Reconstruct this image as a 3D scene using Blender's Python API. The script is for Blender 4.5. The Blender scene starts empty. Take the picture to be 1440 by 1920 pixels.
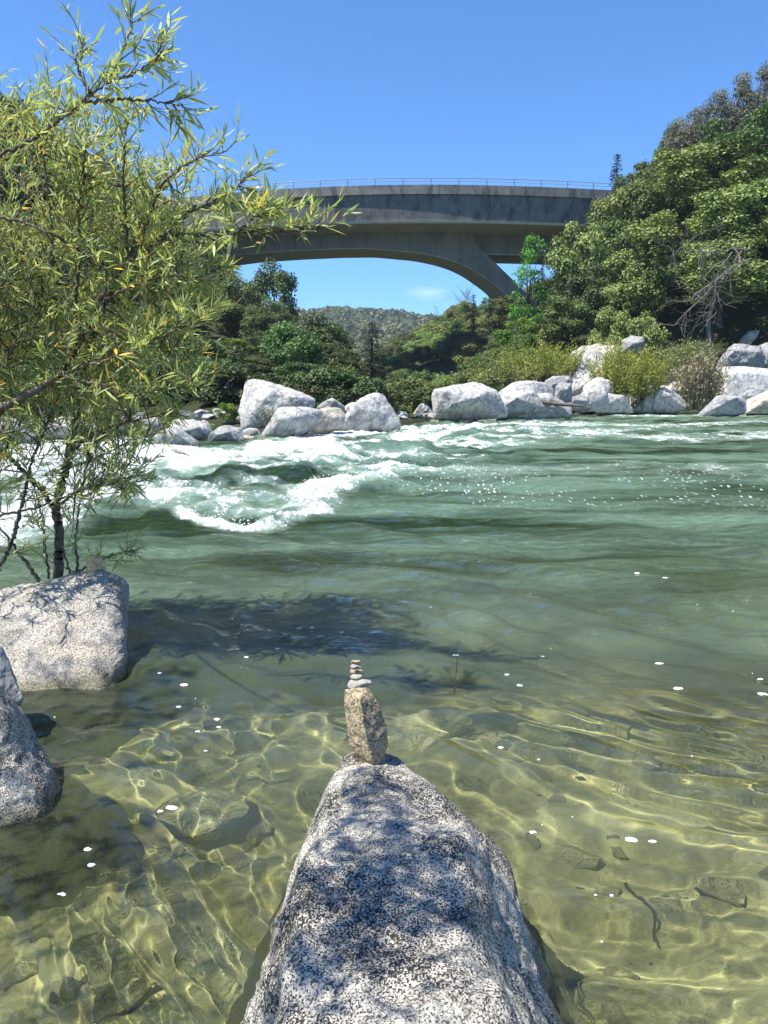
import bpy, math, random
import numpy as np
from mathutils import Vector, Matrix
R = math.radians
random.seed(7); rng = np.random.default_rng(7)
scene = bpy.context.scene
col = scene.collection

# ------------------------------------------------------------------ camera
F = 1450.0; CX, CY = 720.0, 960.0; CAMH = 1.6
PITCH = math.atan((CY-735.0)/F)
cp, sp = math.cos(PITCH), math.sin(PITCH)
cam = bpy.data.cameras.new('camera'); camo = bpy.data.objects.new('camera', cam); col.objects.link(camo)
cam.sensor_fit = 'VERTICAL'; cam.sensor_height = 24.0; cam.sensor_width = 18.0
cam.lens = F/1920*24.0; cam.clip_start = 0.05; cam.clip_end = 6000
camo.location = (0, 0, CAMH); camo.rotation_euler = (math.pi/2-PITCH, 0, 0)
scene.camera = camo

# ------------------------------------------------------------------ light
SUN_EL = R(63.0); SUN_D = Vector((-0.90, -0.43, 0)).normalized()     # horizontal direction towards the sun
SUN = Vector((SUN_D.x*math.cos(SUN_EL), SUN_D.y*math.cos(SUN_EL), math.sin(SUN_EL)))
sl = bpy.data.lights.new('sun', 'SUN'); sl.energy = 5.0; sl.angle = R(0.5); sl.color = (1.0, 0.95, 0.86)
so = bpy.data.objects.new('sun', sl); col.objects.link(so)
so.rotation_euler = SUN.to_track_quat('Z', 'Y').to_euler()
w = bpy.data.worlds.new('World'); scene.world = w; w.use_nodes = True
nt = w.node_tree; nt.nodes.clear()
out = nt.nodes.new('ShaderNodeOutputWorld'); bg = nt.nodes.new('ShaderNodeBackground')
sky = nt.nodes.new('ShaderNodeTexSky'); sky.sky_type = 'NISHITA'; sky.sun_disc = False
sky.sun_elevation = SUN_EL; sky.sun_rotation = math.atan2(SUN_D.x, SUN_D.y)
sky.altitude = 300; sky.air_density = 1.0; sky.dust_density = 0.1; sky.ozone_density = 2.2
bg.inputs[1].default_value = 0.088
nt.links.new(bg.outputs[0], out.inputs[0])
# a wisp of thin cloud low over the valley, fixed on the sky dome
tc = nt.nodes.new('ShaderNodeTexCoord'); mp = nt.nodes.new('ShaderNodeMapping')
mp.inputs['Location'].default_value = (-0.053*22, 0, -0.122*75); mp.inputs['Scale'].default_value = (22, 0, 75)
gr = nt.nodes.new('ShaderNodeTexGradient'); gr.gradient_type = 'SPHERICAL'
nz = nt.nodes.new('ShaderNodeTexNoise'); nz.inputs['Scale'].default_value = 1.0; nz.inputs['Detail'].default_value = 5
mp2 = nt.nodes.new('ShaderNodeMapping'); mp2.inputs['Scale'].default_value = (22, 5, 120); mp2.inputs['Rotation'].default_value = (0, R(-14), 0)
mu = nt.nodes.new('ShaderNodeMath'); mu.operation = 'MULTIPLY'
rp = nt.nodes.new('ShaderNodeMapRange'); rp.inputs[1].default_value = 0.16; rp.inputs[2].default_value = 0.6; rp.inputs[4].default_value = 0.55
mx = nt.nodes.new('ShaderNodeMixRGB'); mx.inputs[2].default_value = (6.5, 7.2, 8.0, 1)
nt.links.new(tc.outputs['Generated'], mp.inputs[0]); nt.links.new(mp.outputs[0], gr.inputs[0])
nt.links.new(tc.outputs['Generated'], mp2.inputs[0]); nt.links.new(mp2.outputs[0], nz.inputs[0])
nt.links.new(gr.outputs[1], mu.inputs[0]); nt.links.new(nz.outputs[0], mu.inputs[1])
nt.links.new(mu.outputs[0], rp.inputs[0]); nt.links.new(rp.outputs[0], mx.inputs[0])
tint = nt.nodes.new('ShaderNodeMixRGB'); tint.blend_type = 'MULTIPLY'; tint.inputs[0].default_value = 1; tint.inputs[2].default_value = (0.48, 0.82, 1.18, 1)
nt.links.new(sky.outputs[0], tint.inputs[1]); nt.links.new(tint.outputs[0], mx.inputs[1]); nt.links.new(mx.outputs[0], bg.inputs[0])
vs = scene.view_settings; vs.view_transform = 'Standard'; vs.look = 'None'; vs.exposure = 1.08; vs.gamma = 1.0; vs.use_curve_mapping = False
cy = scene.cycles
cy.max_bounces = 8; cy.diffuse_bounces = 3; cy.glossy_bounces = 3; cy.transmission_bounces = 6; cy.transparent_max_bounces = 8
cy.sample_clamp_indirect = 6.0; cy.sample_clamp_direct = 0
cy.use_denoising = True
try: cy.denoiser = 'OPENIMAGEDENOISE'
except Exception: pass

# ------------------------------------------------------------------ pixel <-> world helpers
def ratio(py):
    v = (CY-py)/F
    return (-sp+v*cp)/(cp+v*sp)
def P(px, py, Y):
    """world point on the ray of photo pixel (px,py) at forward distance Y"""
    v = (CY-py)/F; s = Y/(cp+v*sp)
    return Vector(((px-CX)/F*s, Y, CAMH+(-sp+v*cp)*s))
def Yw(py): return -CAMH/ratio(py)
def proj(X, Y, Z):
    z = Z-CAMH; d = Y*cp-z*sp; d = np.maximum(d, 1e-3)
    return CX+F*X/d, CY-F*(Y*sp+z*cp)/d

# ------------------------------------------------------------------ noise
_perm = np.random.default_rng(3).permutation(256); _perm = np.concatenate([_perm]*3)
_val = np.random.default_rng(4).random(256)*2-1
def vnoise(x, y, z=0.0):
    x = np.asarray(x, float); y = np.asarray(y, float); z = np.zeros_like(x)+z
    xi = np.floor(x).astype(int); yi = np.floor(y).astype(int); zi = np.floor(z).astype(int)
    fx = x-xi; fy = y-yi; fz = z-zi
    u = fx*fx*fx*(fx*(fx*6-15)+10); v = fy*fy*fy*(fy*(fy*6-15)+10); t = fz*fz*fz*(fz*(fz*6-15)+10)
    xi &= 255; yi &= 255; zi &= 255
    def h(a, b, c): return _val[_perm[_perm[_perm[(a) & 255]+((b) & 255)]+((c) & 255)]]
    def l(a, b, k): return a+(b-a)*k
    return l(l(l(h(xi,yi,zi),h(xi+1,yi,zi),u), l(h(xi,yi+1,zi),h(xi+1,yi+1,zi),u), v),
             l(l(h(xi,yi,zi+1),h(xi+1,yi,zi+1),u), l(h(xi,yi+1,zi+1),h(xi+1,yi+1,zi+1),u), v), t)
def fbm(x, y, z=0.0, o=4, g=0.5):
    r = 0; a = 1
    for i in range(o):
        r = r+a*vnoise(x*2**i+17*i, y*2**i-9*i, np.asarray(z)*2**i+5*i); a *= g
    return r
def sm(a, b, x): t = np.clip((x-a)/(b-a), 0, 1); return t*t*(3-2*t)

# ------------------------------------------------------------------ mesh helpers
def mesh_np(name, V, Fc, mats=(), smooth=True, attrs=None, sharp=None):
    V = np.asarray(V, dtype=np.float32); Fc = np.asarray(Fc, dtype=np.int32)
    m = bpy.data.meshes.new(name); n, k = Fc.shape
    m.vertices.add(len(V)); m.vertices.foreach_set('co', V.ravel())
    m.loops.add(n*k); m.loops.foreach_set('vertex_index', Fc.ravel())
    m.polygons.add(n); m.polygons.foreach_set('loop_start', np.arange(0, n*k, k, dtype=np.int32))
    m.polygons.foreach_set('use_smooth', np.full(n, bool(smooth)))
    for a, d in (attrs or {}).items():
        at = m.attributes.new(a, 'FLOAT', 'POINT'); at.data.foreach_set('value', np.asarray(d, dtype=np.float32).ravel())
    for mt in mats: m.materials.append(mt)
    m.update(calc_edges=True); m.validate()
    if sharp: m.set_sharp_from_angle(angle=R(sharp))
    return m
def link(name, mesh, parent=None, loc=None):
    o = bpy.data.objects.new(name, mesh); col.objects.link(o)
    if parent: o.parent = parent
    if loc is not None: o.location = loc
    return o
def tag(o, label=None, cat=None, group=None, kind=None):
    if label: o['label'] = label
    if cat: o['category'] = cat
    if group: o['group'] = group
    if kind: o['kind'] = kind
    return o
def grid_faces(nr, nc, wrap=False):
    r = np.arange(nr-1)[:, None]; c = np.arange(nc if wrap else nc-1)[None, :]; c2 = (c+1) % nc
    return np.stack([r*nc+c, r*nc+c2, (r+1)*nc+c2, (r+1)*nc+c], -1).reshape(-1, 4)
class Acc:
    """collects quads of one mesh"""
    def __init__(s): s.V = []; s.F = []; s.A = []; s.n = 0
    def add(s, V, Fc, a=0.0):
        V = np.asarray(V, float); s.V.append(V); s.F.append(np.asarray(Fc, int)+s.n)
        s.A.append(np.zeros(len(V))+a); s.n += len(V)
    def tube(s, pts, rad, sides=6, a=0.0):
        pts = np.asarray([tuple(p) for p in pts], float); n = len(pts)
        rad = np.linspace(rad[0], rad[1], n) if len(rad) == 2 else np.asarray(rad, float)
        T = np.gradient(pts, axis=0); T /= np.linalg.norm(T, axis=1)[:, None]+1e-9
        up = np.where(np.abs(T[:, 2:3]) > 0.9, np.array([[1., 0, 0]]), np.array([[0, 0, 1.]]))
        A = np.cross(T, up); A /= np.linalg.norm(A, axis=1)[:, None]+1e-9; B = np.cross(T, A)
        th = np.linspace(0, 2*np.pi, sides, endpoint=False)
        V = pts[:, None]+rad[:, None, None]*(np.cos(th)[None, :, None]*A[:, None]+np.sin(th)[None, :, None]*B[:, None])
        V = V.reshape(-1, 3); Fc = grid_faces(n, sides, True)
        s.add(V, Fc, a)
        e = (n-1)*sides
        if sides == 4: s.add(V[[0, 1, 2, 3]], [[0, 1, 2, 3]], a); s.add(V[[e, e+1, e+2, e+3]], [[0, 1, 2, 3]], a)
    def box(s, lo, hi, a=0.0):
        x0, y0, z0 = lo; x1, y1, z1 = hi
        V = [(x0,y0,z0),(x1,y0,z0),(x1,y1,z0),(x0,y1,z0),(x0,y0,z1),(x1,y0,z1),(x1,y1,z1),(x0,y1,z1)]
        s.add(V, [[0,3,2,1],[4,5,6,7],[0,1,5,4],[1,2,6,5],[2,3,7,6],[3,0,4,7]], a)
    def leaves(s, C, D, N, L, Wd, a, fold=0.0):
        """rhombic leaves: centre base C, direction D, normal N, length L, width Wd"""
        D = D/(np.linalg.norm(D, axis=1)[:, None]+1e-9); S = np.cross(D, N); S /= np.linalg.norm(S, axis=1)[:, None]+1e-9
        N2 = np.cross(S, D); L = np.asarray(L)[:, None]; Wd = np.asarray(Wd)[:, None]
        V = np.stack([C, C+D*L*0.45+S*Wd*0.5+N2*fold*L, C+D*L, C+D*L*0.45-S*Wd*0.5+N2*fold*L], 1).reshape(-1, 3)
        Fc = np.arange(len(C)*4).reshape(-1, 4)
        s.add(V, Fc, np.repeat(a, 4))
    def mesh(s, name, mats, smooth=True, sharp=None, attr='tone'):
        return mesh_np(name, np.concatenate(s.V), np.concatenate(s.F), mats, smooth, {attr: np.concatenate(s.A)}, sharp)

# ------------------------------------------------------------------ materials
class NT:
    def __init__(s, name):
        s.m = bpy.data.materials.new(name); s.m.use_nodes = True; s.t = s.m.node_tree; s.t.nodes.clear()
        s.out = s.t.nodes.new('ShaderNodeOutputMaterial')
    def n(s, typ, **kw):
        nd = s.t.nodes.new('ShaderNode'+typ)
        for k, v in kw.items():
            if k.startswith('_'): nd.inputs[k[1:].replace('_', ' ')].default_value = v
            else: setattr(nd, k, v)
        return nd
    def l(s, a, b): s.t.links.new(a, b)
    def coord(s, scale=(1, 1, 1), kind='Object', rot=(0, 0, 0)):
        c = s.n('TexCoord'); mp = s.n('Mapping'); mp.inputs['Scale'].default_value = scale; mp.inputs['Rotation'].default_value = rot
        s.l(c.outputs[kind], mp.inputs[0]); return mp.outputs[0]
    def noise(s, vec, scale, detail=4, rough=0.5, dist=0.0):
        nd = s.n('TexNoise'); nd.inputs['Scale'].default_value = scale; nd.inputs['Detail'].default_value = detail
        nd.inputs['Roughness'].default_value = rough; nd.inputs['Distortion'].default_value = dist
        if vec is not None: s.l(vec, nd.inputs['Vector'])
        return nd.outputs[0]
    def ramp(s, fac, stops, interp='LINEAR'):
        nd = s.n('ValToRGB'); nd.color_ramp.interpolation = interp
        e = nd.color_ramp.elements
        while len(e) < len(stops): e.new(0.5)
        for i, (p, c) in enumerate(stops):
            e[i].position = p; e[i].color = (c, c, c, 1) if not isinstance(c, tuple) else (*c, 1)
        s.l(fac, nd.inputs[0]); return nd.outputs[0]
    def mix(s, fac, a, b, mode='MIX'):
        nd = s.n('MixRGB', blend_type=mode)
        for i, x in ((0, fac), (1, a), (2, b)):
            if isinstance(x, (int, float)): nd.inputs[i].default_value = x if i == 0 else (x, x, x, 1)
            elif isinstance(x, tuple): nd.inputs[i].default_value = (*x, 1)
            else: s.l(x, nd.inputs[i])
        return nd.outputs[0]
    def math(s, op, a, b=0.0, clamp=False):
        nd = s.n('Math', operation=op); nd.use_clamp = clamp
        for i, x in ((0, a), (1, b)):
            if isinstance(x, (int, float)): nd.inputs[i].default_value = x
            else: s.l(x, nd.inputs[i])
        return nd.outputs[0]
    def bump(s, h, strength, dist, prev=None):
        nd = s.n('Bump'); nd.inputs['Strength'].default_value = strength; nd.inputs['Distance'].default_value = dist
        s.l(h, nd.inputs['Height'])
        if prev is not None: s.l(prev, nd.inputs['Normal'])
        return nd.outputs[0]
    def attr(s, name):
        nd = s.n('Attribute'); nd.attribute_name = name; return nd.outputs['Fac']
    def principled(s, colr, rough=0.8, normal=None, spec=0.3):
        b = s.n('BsdfPrincipled'); b.inputs['Specular IOR Level'].default_value = spec
        if isinstance(colr, tuple): b.inputs['Base Color'].default_value = (*colr, 1)
        else: s.l(colr, b.inputs['Base Color'])
        if isinstance(rough, (int, float)): b.inputs['Roughness'].default_value = rough
        else: s.l(rough, b.inputs['Roughness'])
        if normal is not None: s.l(normal, b.inputs['Normal'])
        return b.outputs[0]
    def done(s, sh): s.l(sh, s.out.inputs[0]); return s.m

def granite(name, light, dark, speck=60.0, speck_amt=0.5, stain=0.5, scale=1.0, tan=None, wet=False, crack=0.35, patch=0.0):
    t = NT(name); c = t.coord()
    big = t.noise(c, 1.3*scale, 5, 0.6, 0.4)
    colr = t.mix(t.ramp(big, [(0.35, 0.0), (0.65, 1.0)]), tuple(v*0.82 for v in light), light)
    if tan:
        tn = t.noise(c, 0.9*scale, 4, 0.6, 0.8)
        colr = t.mix(t.ramp(tn, [(0.52, 0.0), (0.7, 0.75)]), colr, tan)
    # lichen and weather stains
    st = t.noise(c, 3.1*scale, 6, 0.62, 0.6)
    colr = t.mix(t.math('MULTIPLY', t.ramp(st, [(0.50, 0.0), (0.68, 1.0)]), stain), colr, dark)
    # feldspar / biotite grain
    v = t.n('TexVoronoi', feature='F1'); v.inputs['Scale'].default_value = speck; t.l(c, v.inputs['Vector'])
    g = t.n('SeparateColor'); t.l(v.outputs['Color'], g.inputs[0])
    colr = t.mix(t.math('MULTIPLY', t.ramp(g.outputs[0], [(0.62, 0.0), (0.72, 1.0)]), speck_amt), colr, dark)
    if patch:
        pn = t.noise(c, 2.3, 5, 0.6, 0.7); pf = t.math('MULTIPLY', t.ramp(pn, [(0.47, 0.0), (0.60, 1.0)]), patch)
        gp = t.ramp(t.math('ADD', g.outputs[2], pf), [(0.95, 0.0), (1.0, 1.0)])
        colr = t.mix(gp, colr, dark)
    n2 = t.noise(c, speck*0.6, 3, 0.7)
    colr = t.mix(t.math('MULTIPLY', t.ramp(n2, [(0.53, 0.0), (0.61, 1.0)]), speck_amt*0.8), colr, dark)
    colr = t.mix(t.math('MULTIPLY', t.ramp(g.outputs[1], [(0.8, 0.0), (0.86, 1.0)]), speck_amt*0.6), colr, tuple(min(0.85, v*1.35) for v in light))
    # joints
    vc = t.n('TexVoronoi', feature='DISTANCE_TO_EDGE'); vc.inputs['Scale'].default_value = 0.7*scale
    wv = t.n('VectorMath', operation='ADD'); nn = t.n('TexNoise'); nn.inputs['Scale'].default_value = 1.1*scale; nn.inputs['Detail'].default_value = 6
    t.l(c, nn.inputs['Vector']); t.l(c, wv.inputs[0]); t.l(nn.outputs[1], wv.inputs[1]); t.l(wv.outputs[0], vc.inputs['Vector'])
    ck = t.ramp(vc.outputs['Distance'], [(0.0, 1.0), (0.012, 0.0)])
    colr = t.mix(t.math('MULTIPLY', ck, crack), colr, tuple(v*0.5 for v in dark))
    h = t.math('ADD', t.math('MULTIPLY', st, 0.6), t.math('MULTIPLY', n2, 0.12))
    h = t.math('SUBTRACT', h, t.math('MULTIPLY', ck, 0.2*crack))
    nrm = t.bump(h, 0.9, 0.12/scale)
    nrm = t.bump(n2, 0.7, 0.35/speck, nrm)
    rough = 0.85
    if wet:
        geo = t.n('NewGeometry'); sep = t.n('SeparateXYZ'); t.l(geo.outputs['Position'], sep.inputs[0])
        wz = t.math('ADD', sep.outputs[2], t.math('MULTIPLY', t.noise(c, 6, 3), -0.08))
        wf = t.ramp(wz, [(0.01, 1.0), (0.06+(wet if wet is not True else 0), 0.0)])
        colr = t.mix(t.math('MULTIPLY', wf, 0.75), colr, (0.3, 0.3, 0.16), 'MULTIPLY')
        rough = t.math('SUBTRACT', 0.85, t.math('MULTIPLY', wf, 0.5))
    return t.done(t.principled(colr, rough, nrm, 0.35))

def leafmat(name, c1, c2, c3=None, transl=0.35, rough=0.55, vary=0.25, patchs=0.35):
    t = NT(name); a = t.attr('tone')
    stops = [(0.0, c1), (0.9, c2)]
    if c3: stops += [(0.93, c3), (1.0, c3)]
    colr = t.ramp(a, stops)
    oi = t.n('ObjectInfo'); hs = t.n('HueSaturation')
    t.l(t.math('ADD', t.math('MULTIPLY', oi.outputs['Random'], 0.075), 0.47), hs.inputs['Hue'])
    t.l(t.math('ADD', t.math('MULTIPLY', oi.outputs['Random'], vary*2), 1.0-vary), hs.inputs['Value'])
    t.l(colr, hs.inputs['Color']); colr = hs.outputs[0]
    d = t.principled(colr, rough, None, 0.35)
    tr = t.n('BsdfTranslucent'); t.l(t.mix(1.0, colr, (1.0, 1.0, 0.55), 'MULTIPLY'), tr.inputs[0])
    ms = t.n('MixShader'); ms.inputs[0].default_value = transl
    t.l(d, ms.inputs[1]); t.l(tr.outputs[0], ms.inputs[2])
    return t.done(ms.outputs[0])
def barkmat(name, c1, c2, sc=12):
    t = NT(name); c = t.coord((1, 1, 0.25)); n = t.noise(c, sc, 5, 0.6)
    return t.done(t.principled(t.ramp(n, [(0.3, c1), (0.7, c2)]), 0.9, t.bump(n, 0.8, 0.02), 0.2))

M = {}
M['granite_near'] = granite('granite_near', (0.60, 0.56, 0.48), (0.030, 0.028, 0.025), speck=280, speck_amt=0.8, stain=0.8, scale=2.2, wet=True, crack=0.0, patch=0.75)
M['granite_left'] = granite('granite_left', (0.46, 0.43, 0.375), (0.05, 0.046, 0.042), speck=190, speck_amt=0.7, stain=0.6, scale=2.0, tan=(0.55, 0.42, 0.28), wet=True, crack=0.0)
M['granite_tall'] = granite('granite_tall', (0.42, 0.34, 0.22), (0.06, 0.045, 0.03), speck=170, speck_amt=0.75, stain=0.6, scale=8.0, crack=0.0)
M['pebble'] = granite('pebble', (0.34, 0.32, 0.285), (0.12, 0.11, 0.1), speck=300, speck_amt=0.35, stain=0.3, scale=14.0, crack=0.0)
M['pebble_tan'] = granite('pebble_tan', (0.42, 0.33, 0.23), (0.14, 0.10, 0.07), speck=300, speck_amt=0.35, stain=0.3, scale=14.0, crack=0.0)
M['orange_stone'] = granite('orange_stone', (0.75, 0.50, 0.28), (0.2, 0.1, 0.05), speck=200, speck_amt=0.3, stain=0.5, scale=12.0, crack=0.0)
M['granite_far'] = granite('granite_far', (0.45, 0.44, 0.42), (0.13, 0.125, 0.12), speck=9, speck_amt=0.3, stain=0.8, scale=0.9, crack=0.6, wet=0.16)
M['granite_grey'] = granite('granite_grey', (0.34, 0.34, 0.33), (0.11, 0.11, 0.11), speck=9, speck_amt=0.35, stain=0.8, scale=0.9, crack=0.6, wet=0.16)
M['granite_tan'] = granite('granite_tan', (0.50, 0.46, 0.39), (0.16, 0.13, 0.10), speck=9, speck_amt=0.3, stain=0.7, scale=0.8, tan=(0.48, 0.30, 0.18), crack=0.6, wet=0.16)
M['granite_rough'] = granite('granite_rough', (0.50, 0.50, 0.49), (0.10, 0.10, 0.10), speck=5, speck_amt=0.4, stain=0.65, scale=2.2, wet=True, crack=0.5)
M['submerged'] = granite('submerged', (0.58, 0.54, 0.33), (0.12, 0.10, 0.05), speck=26, speck_amt=0.4, stain=0.6, scale=2.0, crack=0.0)
M['bark'] = barkmat('bark', (0.035, 0.028, 0.022), (0.11, 0.09, 0.075))
M['bark_grey'] = barkmat('bark_grey', (0.07, 0.062, 0.056), (0.22, 0.205, 0.19))
M['bark_willow'] = barkmat('bark_willow', (0.05, 0.04, 0.032), (0.20, 0.165, 0.13), 40)
M['willow'] = leafmat('willow_leaf', (0.19, 0.27, 0.075), (0.57, 0.65, 0.32), (0.82, 0.60, 0.14), transl=0.45, vary=0.0)
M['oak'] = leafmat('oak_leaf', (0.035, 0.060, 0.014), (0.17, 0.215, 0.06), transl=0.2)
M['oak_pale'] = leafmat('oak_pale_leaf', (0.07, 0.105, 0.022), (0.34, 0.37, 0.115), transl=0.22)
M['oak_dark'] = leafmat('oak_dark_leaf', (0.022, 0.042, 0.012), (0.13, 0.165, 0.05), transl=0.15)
M['bright'] = leafmat('bright_leaf', (0.07, 0.15, 0.02), (0.20, 0.36, 0.05), transl=0.4)
M['greyleaf'] = leafmat('grey_leaf', (0.09, 0.095, 0.06), (0.22, 0.21, 0.15), transl=0.15)
M['yellowgreen'] = leafmat('yellow_green_leaf', (0.16, 0.21, 0.035), (0.42, 0.46, 0.10), transl=0.4)
M['needle'] = leafmat('needle', (0.022, 0.040, 0.020), (0.065, 0.095, 0.042), transl=0.1)
M['straw'] = leafmat('straw', (0.22, 0.20, 0.10), (0.45, 0.42, 0.26), transl=0.2)

t = NT('soil'); c = t.coord(); n = t.noise(c, 0.25, 8, 0.65)
M['soil'] = t.done(t.principled(t.ramp(n, [(0.3, (0.02, 0.028, 0.010)), (0.55, (0.035, 0.038, 0.018)), (0.7, (0.07, 0.06, 0.04))]), 0.95, t.bump(n, 1.0, 0.6), 0.1))
t = NT('far_soil'); c = t.coord(); n = t.noise(c, 0.06, 10, 0.7)
M['far_soil'] = t.done(t.principled(t.ramp(n, [(0.3, (0.025, 0.045, 0.02)), (0.6, (0.05, 0.07, 0.035)), (0.75, (0.09, 0.10, 0.05))]), 0.95, t.bump(n, 1.0, 3.0), 0.1))

t = NT('riverbed'); c = t.coord()
v = t.n('TexVoronoi', feature='F1'); v.inputs['Scale'].default_value = 2.6; v.inputs['Randomness'].default_value = 1
wv = t.n('VectorMath', operation='ADD'); nn = t.n('TexNoise'); nn.inputs['Scale'].default_value = 2.2; nn.inputs['Detail'].default_value = 5
sc_ = t.n('VectorMath', operation='SCALE'); sc_.inputs['Scale'].default_value = 0.6
t.l(c, nn.inputs['Vector']); t.l(nn.outputs[1], sc_.inputs[0]); t.l(c, wv.inputs[0]); t.l(sc_.outputs[0], wv.inputs[1]); t.l(wv.outputs[0], v.inputs['Vector'])
g = t.n('SeparateColor'); t.l(v.outputs['Color'], g.inputs[0])
n1 = t.noise(c, 1.0, 6, 0.6, 0.8); n3 = t.noise(c, 16, 4, 0.6)
cc = t.mix(t.ramp(n1, [(0.38, 0.0), (0.62, 1.0)]), (0.17, 0.15, 0.08), (0.60, 0.56, 0.34))
cc = t.mix(t.ramp(g.outputs[0], [(0.0, 0.55), (1.0, 0.0)]), cc, (0.09, 0.08, 0.04))
cc = t.mix(t.ramp(t.noise(c, 0.55, 3, 0.5), [(0.45, 0.0), (0.62, 0.6)]), cc, (0.10, 0.095, 0.05))
cc = t.mix(t.ramp(n3, [(0.45, 0.0), (0.7, 0.5)]), cc, (0.50, 0.47, 0.22))
M['bed'] = t.done(t.principled(cc, 0.9, t.bump(t.math('ADD', v.outputs['Distance'], n3), 0.7, 0.05), 0.1))

t = NT('concrete'); c = t.coord()
n1 = t.noise(c, 0.35, 6, 0.6, 0.3); cs = t.coord((1.1, 1.1, 0.07)); n2 = t.noise(cs, 1.0, 5, 0.65)
cc = t.mix(t.ramp(n1, [(0.35, 0.0), (0.65, 1.0)]), (0.21, 0.195, 0.155), (0.31, 0.285, 0.23))
cc = t.mix(t.ramp(n2, [(0.5, 0.0), (0.66, 0.6)]), cc, (0.12, 0.115, 0.105))
cl = t.coord((0.0, 0.0, 1.0)); nl = t.noise(cl, 2.4, 2, 0.5)
cc = t.mix(t.ramp(nl, [(0.55, 0.0), (0.6, 0.12)]), cc, (0.1, 0.1, 0.1))
M['concrete'] = t.done(t.principled(cc, 0.9, t.bump(n1, 0.3, 0.1), 0.2))
t = NT('soffit_bounce_tan'); c = t.coord(); n1 = t.noise(c, 0.35, 6, 0.6, 0.3)
M['soffit_bounce_tan'] = t.done(t.principled(t.ramp(n1, [(0.3, (0.50, 0.45, 0.34)), (0.7, (0.66, 0.60, 0.47))]), 0.9, None, 0.2))  # concrete colour lightened on undersides to stand for light bounced from below
t = NT('fascia'); c = t.coord()
cs = t.coord((0.6, 0.6, 0.22)); n2 = t.noise(cs, 1.0, 8, 0.75, 0.5); n1 = t.noise(c, 0.5, 6, 0.6)
cc = t.mix(t.ramp(n1, [(0.3, 0.0), (0.7, 1.0)]), (0.13, 0.13, 0.12), (0.22, 0.22, 0.20))
cc = t.mix(t.ramp(n2, [(0.48, 0.0), (0.62, 0.75)]), cc, (0.03, 0.033, 0.036))
cc = t.mix(t.ramp(t.noise(t.coord((1.6, 1.6, 0.2)), 1.0, 4, 0.6), [(0.6, 0.0), (0.68, 0.4)]), cc, (0.26, 0.27, 0.26))
M['fascia'] = t.done(t.principled(cc, 0.9, None, 0.2))
t = NT('rail_steel'); M['rail'] = t.done(t.principled((0.20, 0.22, 0.24), 0.4, None, 0.5))
t = NT('asphalt'); M['asphalt'] = t.done(t.principled((0.06, 0.06, 0.06), 0.9))
t = NT('driftwood'); c = t.coord((1, 1, 1)); n = t.noise(c, 5, 5, 0.6)
M['driftwood'] = t.done(t.principled(t.ramp(n, [(0.3, (0.05, 0.045, 0.04)), (0.7, (0.16, 0.14, 0.12))]), 0.9))
t = NT('twig_brown'); M['twig'] = t.done(t.principled((0.16, 0.10, 0.06), 0.8))
t = NT('foam_white'); M['foam'] = t.done(t.principled((0.72, 0.75, 0.72), 0.7))

# ------------------------------------------------------------------ terrain (polar table: bearing -> toe, mid, top)
TT = np.array([  # px,  toeY, midY, midZ, topY, topZ, backZ
 [-2600, 14, 30, 12, 60, 40, 60],
 [-900, 26, 45, 14, 75, 48, 70],
 [-300, 34, 55, 11, 85, 38, 60],
 [0,    38, 60, 8.0, 92, 30, 52],
 [150,  38, 62, 6.5, 95, 24, 46],
 [350,  36, 62, 4.0, 96, 11.5, 36],
 [450,  33, 60, 3.0, 96, 8.5, 22],
 [520,  30, 60, 2.2, 96, 6.5, 6],
 [600,  31, 60, 1.6, 96, 3.0, 2],
 [680,  33, 60, 1.0, 96, 1.2, 1.2],
 [760,  38, 70, 1.0, 110, 1.2, 1.2],
 [860,  46, 70, 1.2, 110, 2.4, 3.0],
 [930,  50, 72, 1.8, 110, 5.0, 10],
 [1000, 57, 72, 3.2, 105, 11.5, 20],
 [1070, 62, 74, 4.2, 100, 15, 30],
 [1140, 67, 77, 5.0, 97, 18.5, 33],
 [1300, 68, 74, 5.5, 90, 22.5, 36],
 [1440, 66, 72, 6.0, 86, 25, 40],
 [1700, 58, 64, 7.0, 80, 34, 50],
 [2400, 40, 50, 10, 66, 42, 60],
 [4600, 14, 30, 12, 60, 40, 60]])
def terrain_z(X, Y):
    X = np.asarray(X, float); Y = np.asarray(Y, float)
    px = CX+X/np.maximum(Y, 0.5)*F*cp
    g = [np.interp(px, TT[:, 0], TT[:, i]) for i in range(1, 7)]
    toe, my, mz, ty, tz, bz = g
    toe = toe+1.4*vnoise(X*0.22, Y*0.1)
    z = np.where(Y < toe, -1.6+1.9*sm(toe-6, toe+1.5, Y),
        np.where(Y < my, 0.3*(1-sm(toe, toe+2, Y))*0+0.2+(mz-0.2)*np.clip((Y-toe)/(my-toe), 0, 1)**1.3,
        np.where(Y < ty, mz+(tz-mz)*np.clip((Y-my)/(ty-my), 0, 1), tz+(bz-tz)*sm(0, 1, (Y-ty)/55.0))))
    z = np.where((Y >= toe) & (Y < toe+2), np.maximum(z, 0.1), z)
    return z+sm(2, 12, Y-toe)*0.9*fbm(X*0.09, Y*0.09, 0, 4)
th = np.linspace(R(-62), R(62), 330); rr = np.concatenate([np.linspace(12, 130, 190), np.linspace(133, 190, 16)])
YY = rr[:, None]*np.ones_like(th)[None]; XX = YY*np.tan(th)[None]
V = np.stack([XX, YY, terrain_z(XX, YY)], -1).reshape(-1, 3)
o = link('hillside', mesh_np('hillside', V, grid_faces(len(rr), len(th)), [M['soil']])); tag(o, kind='structure')

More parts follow.
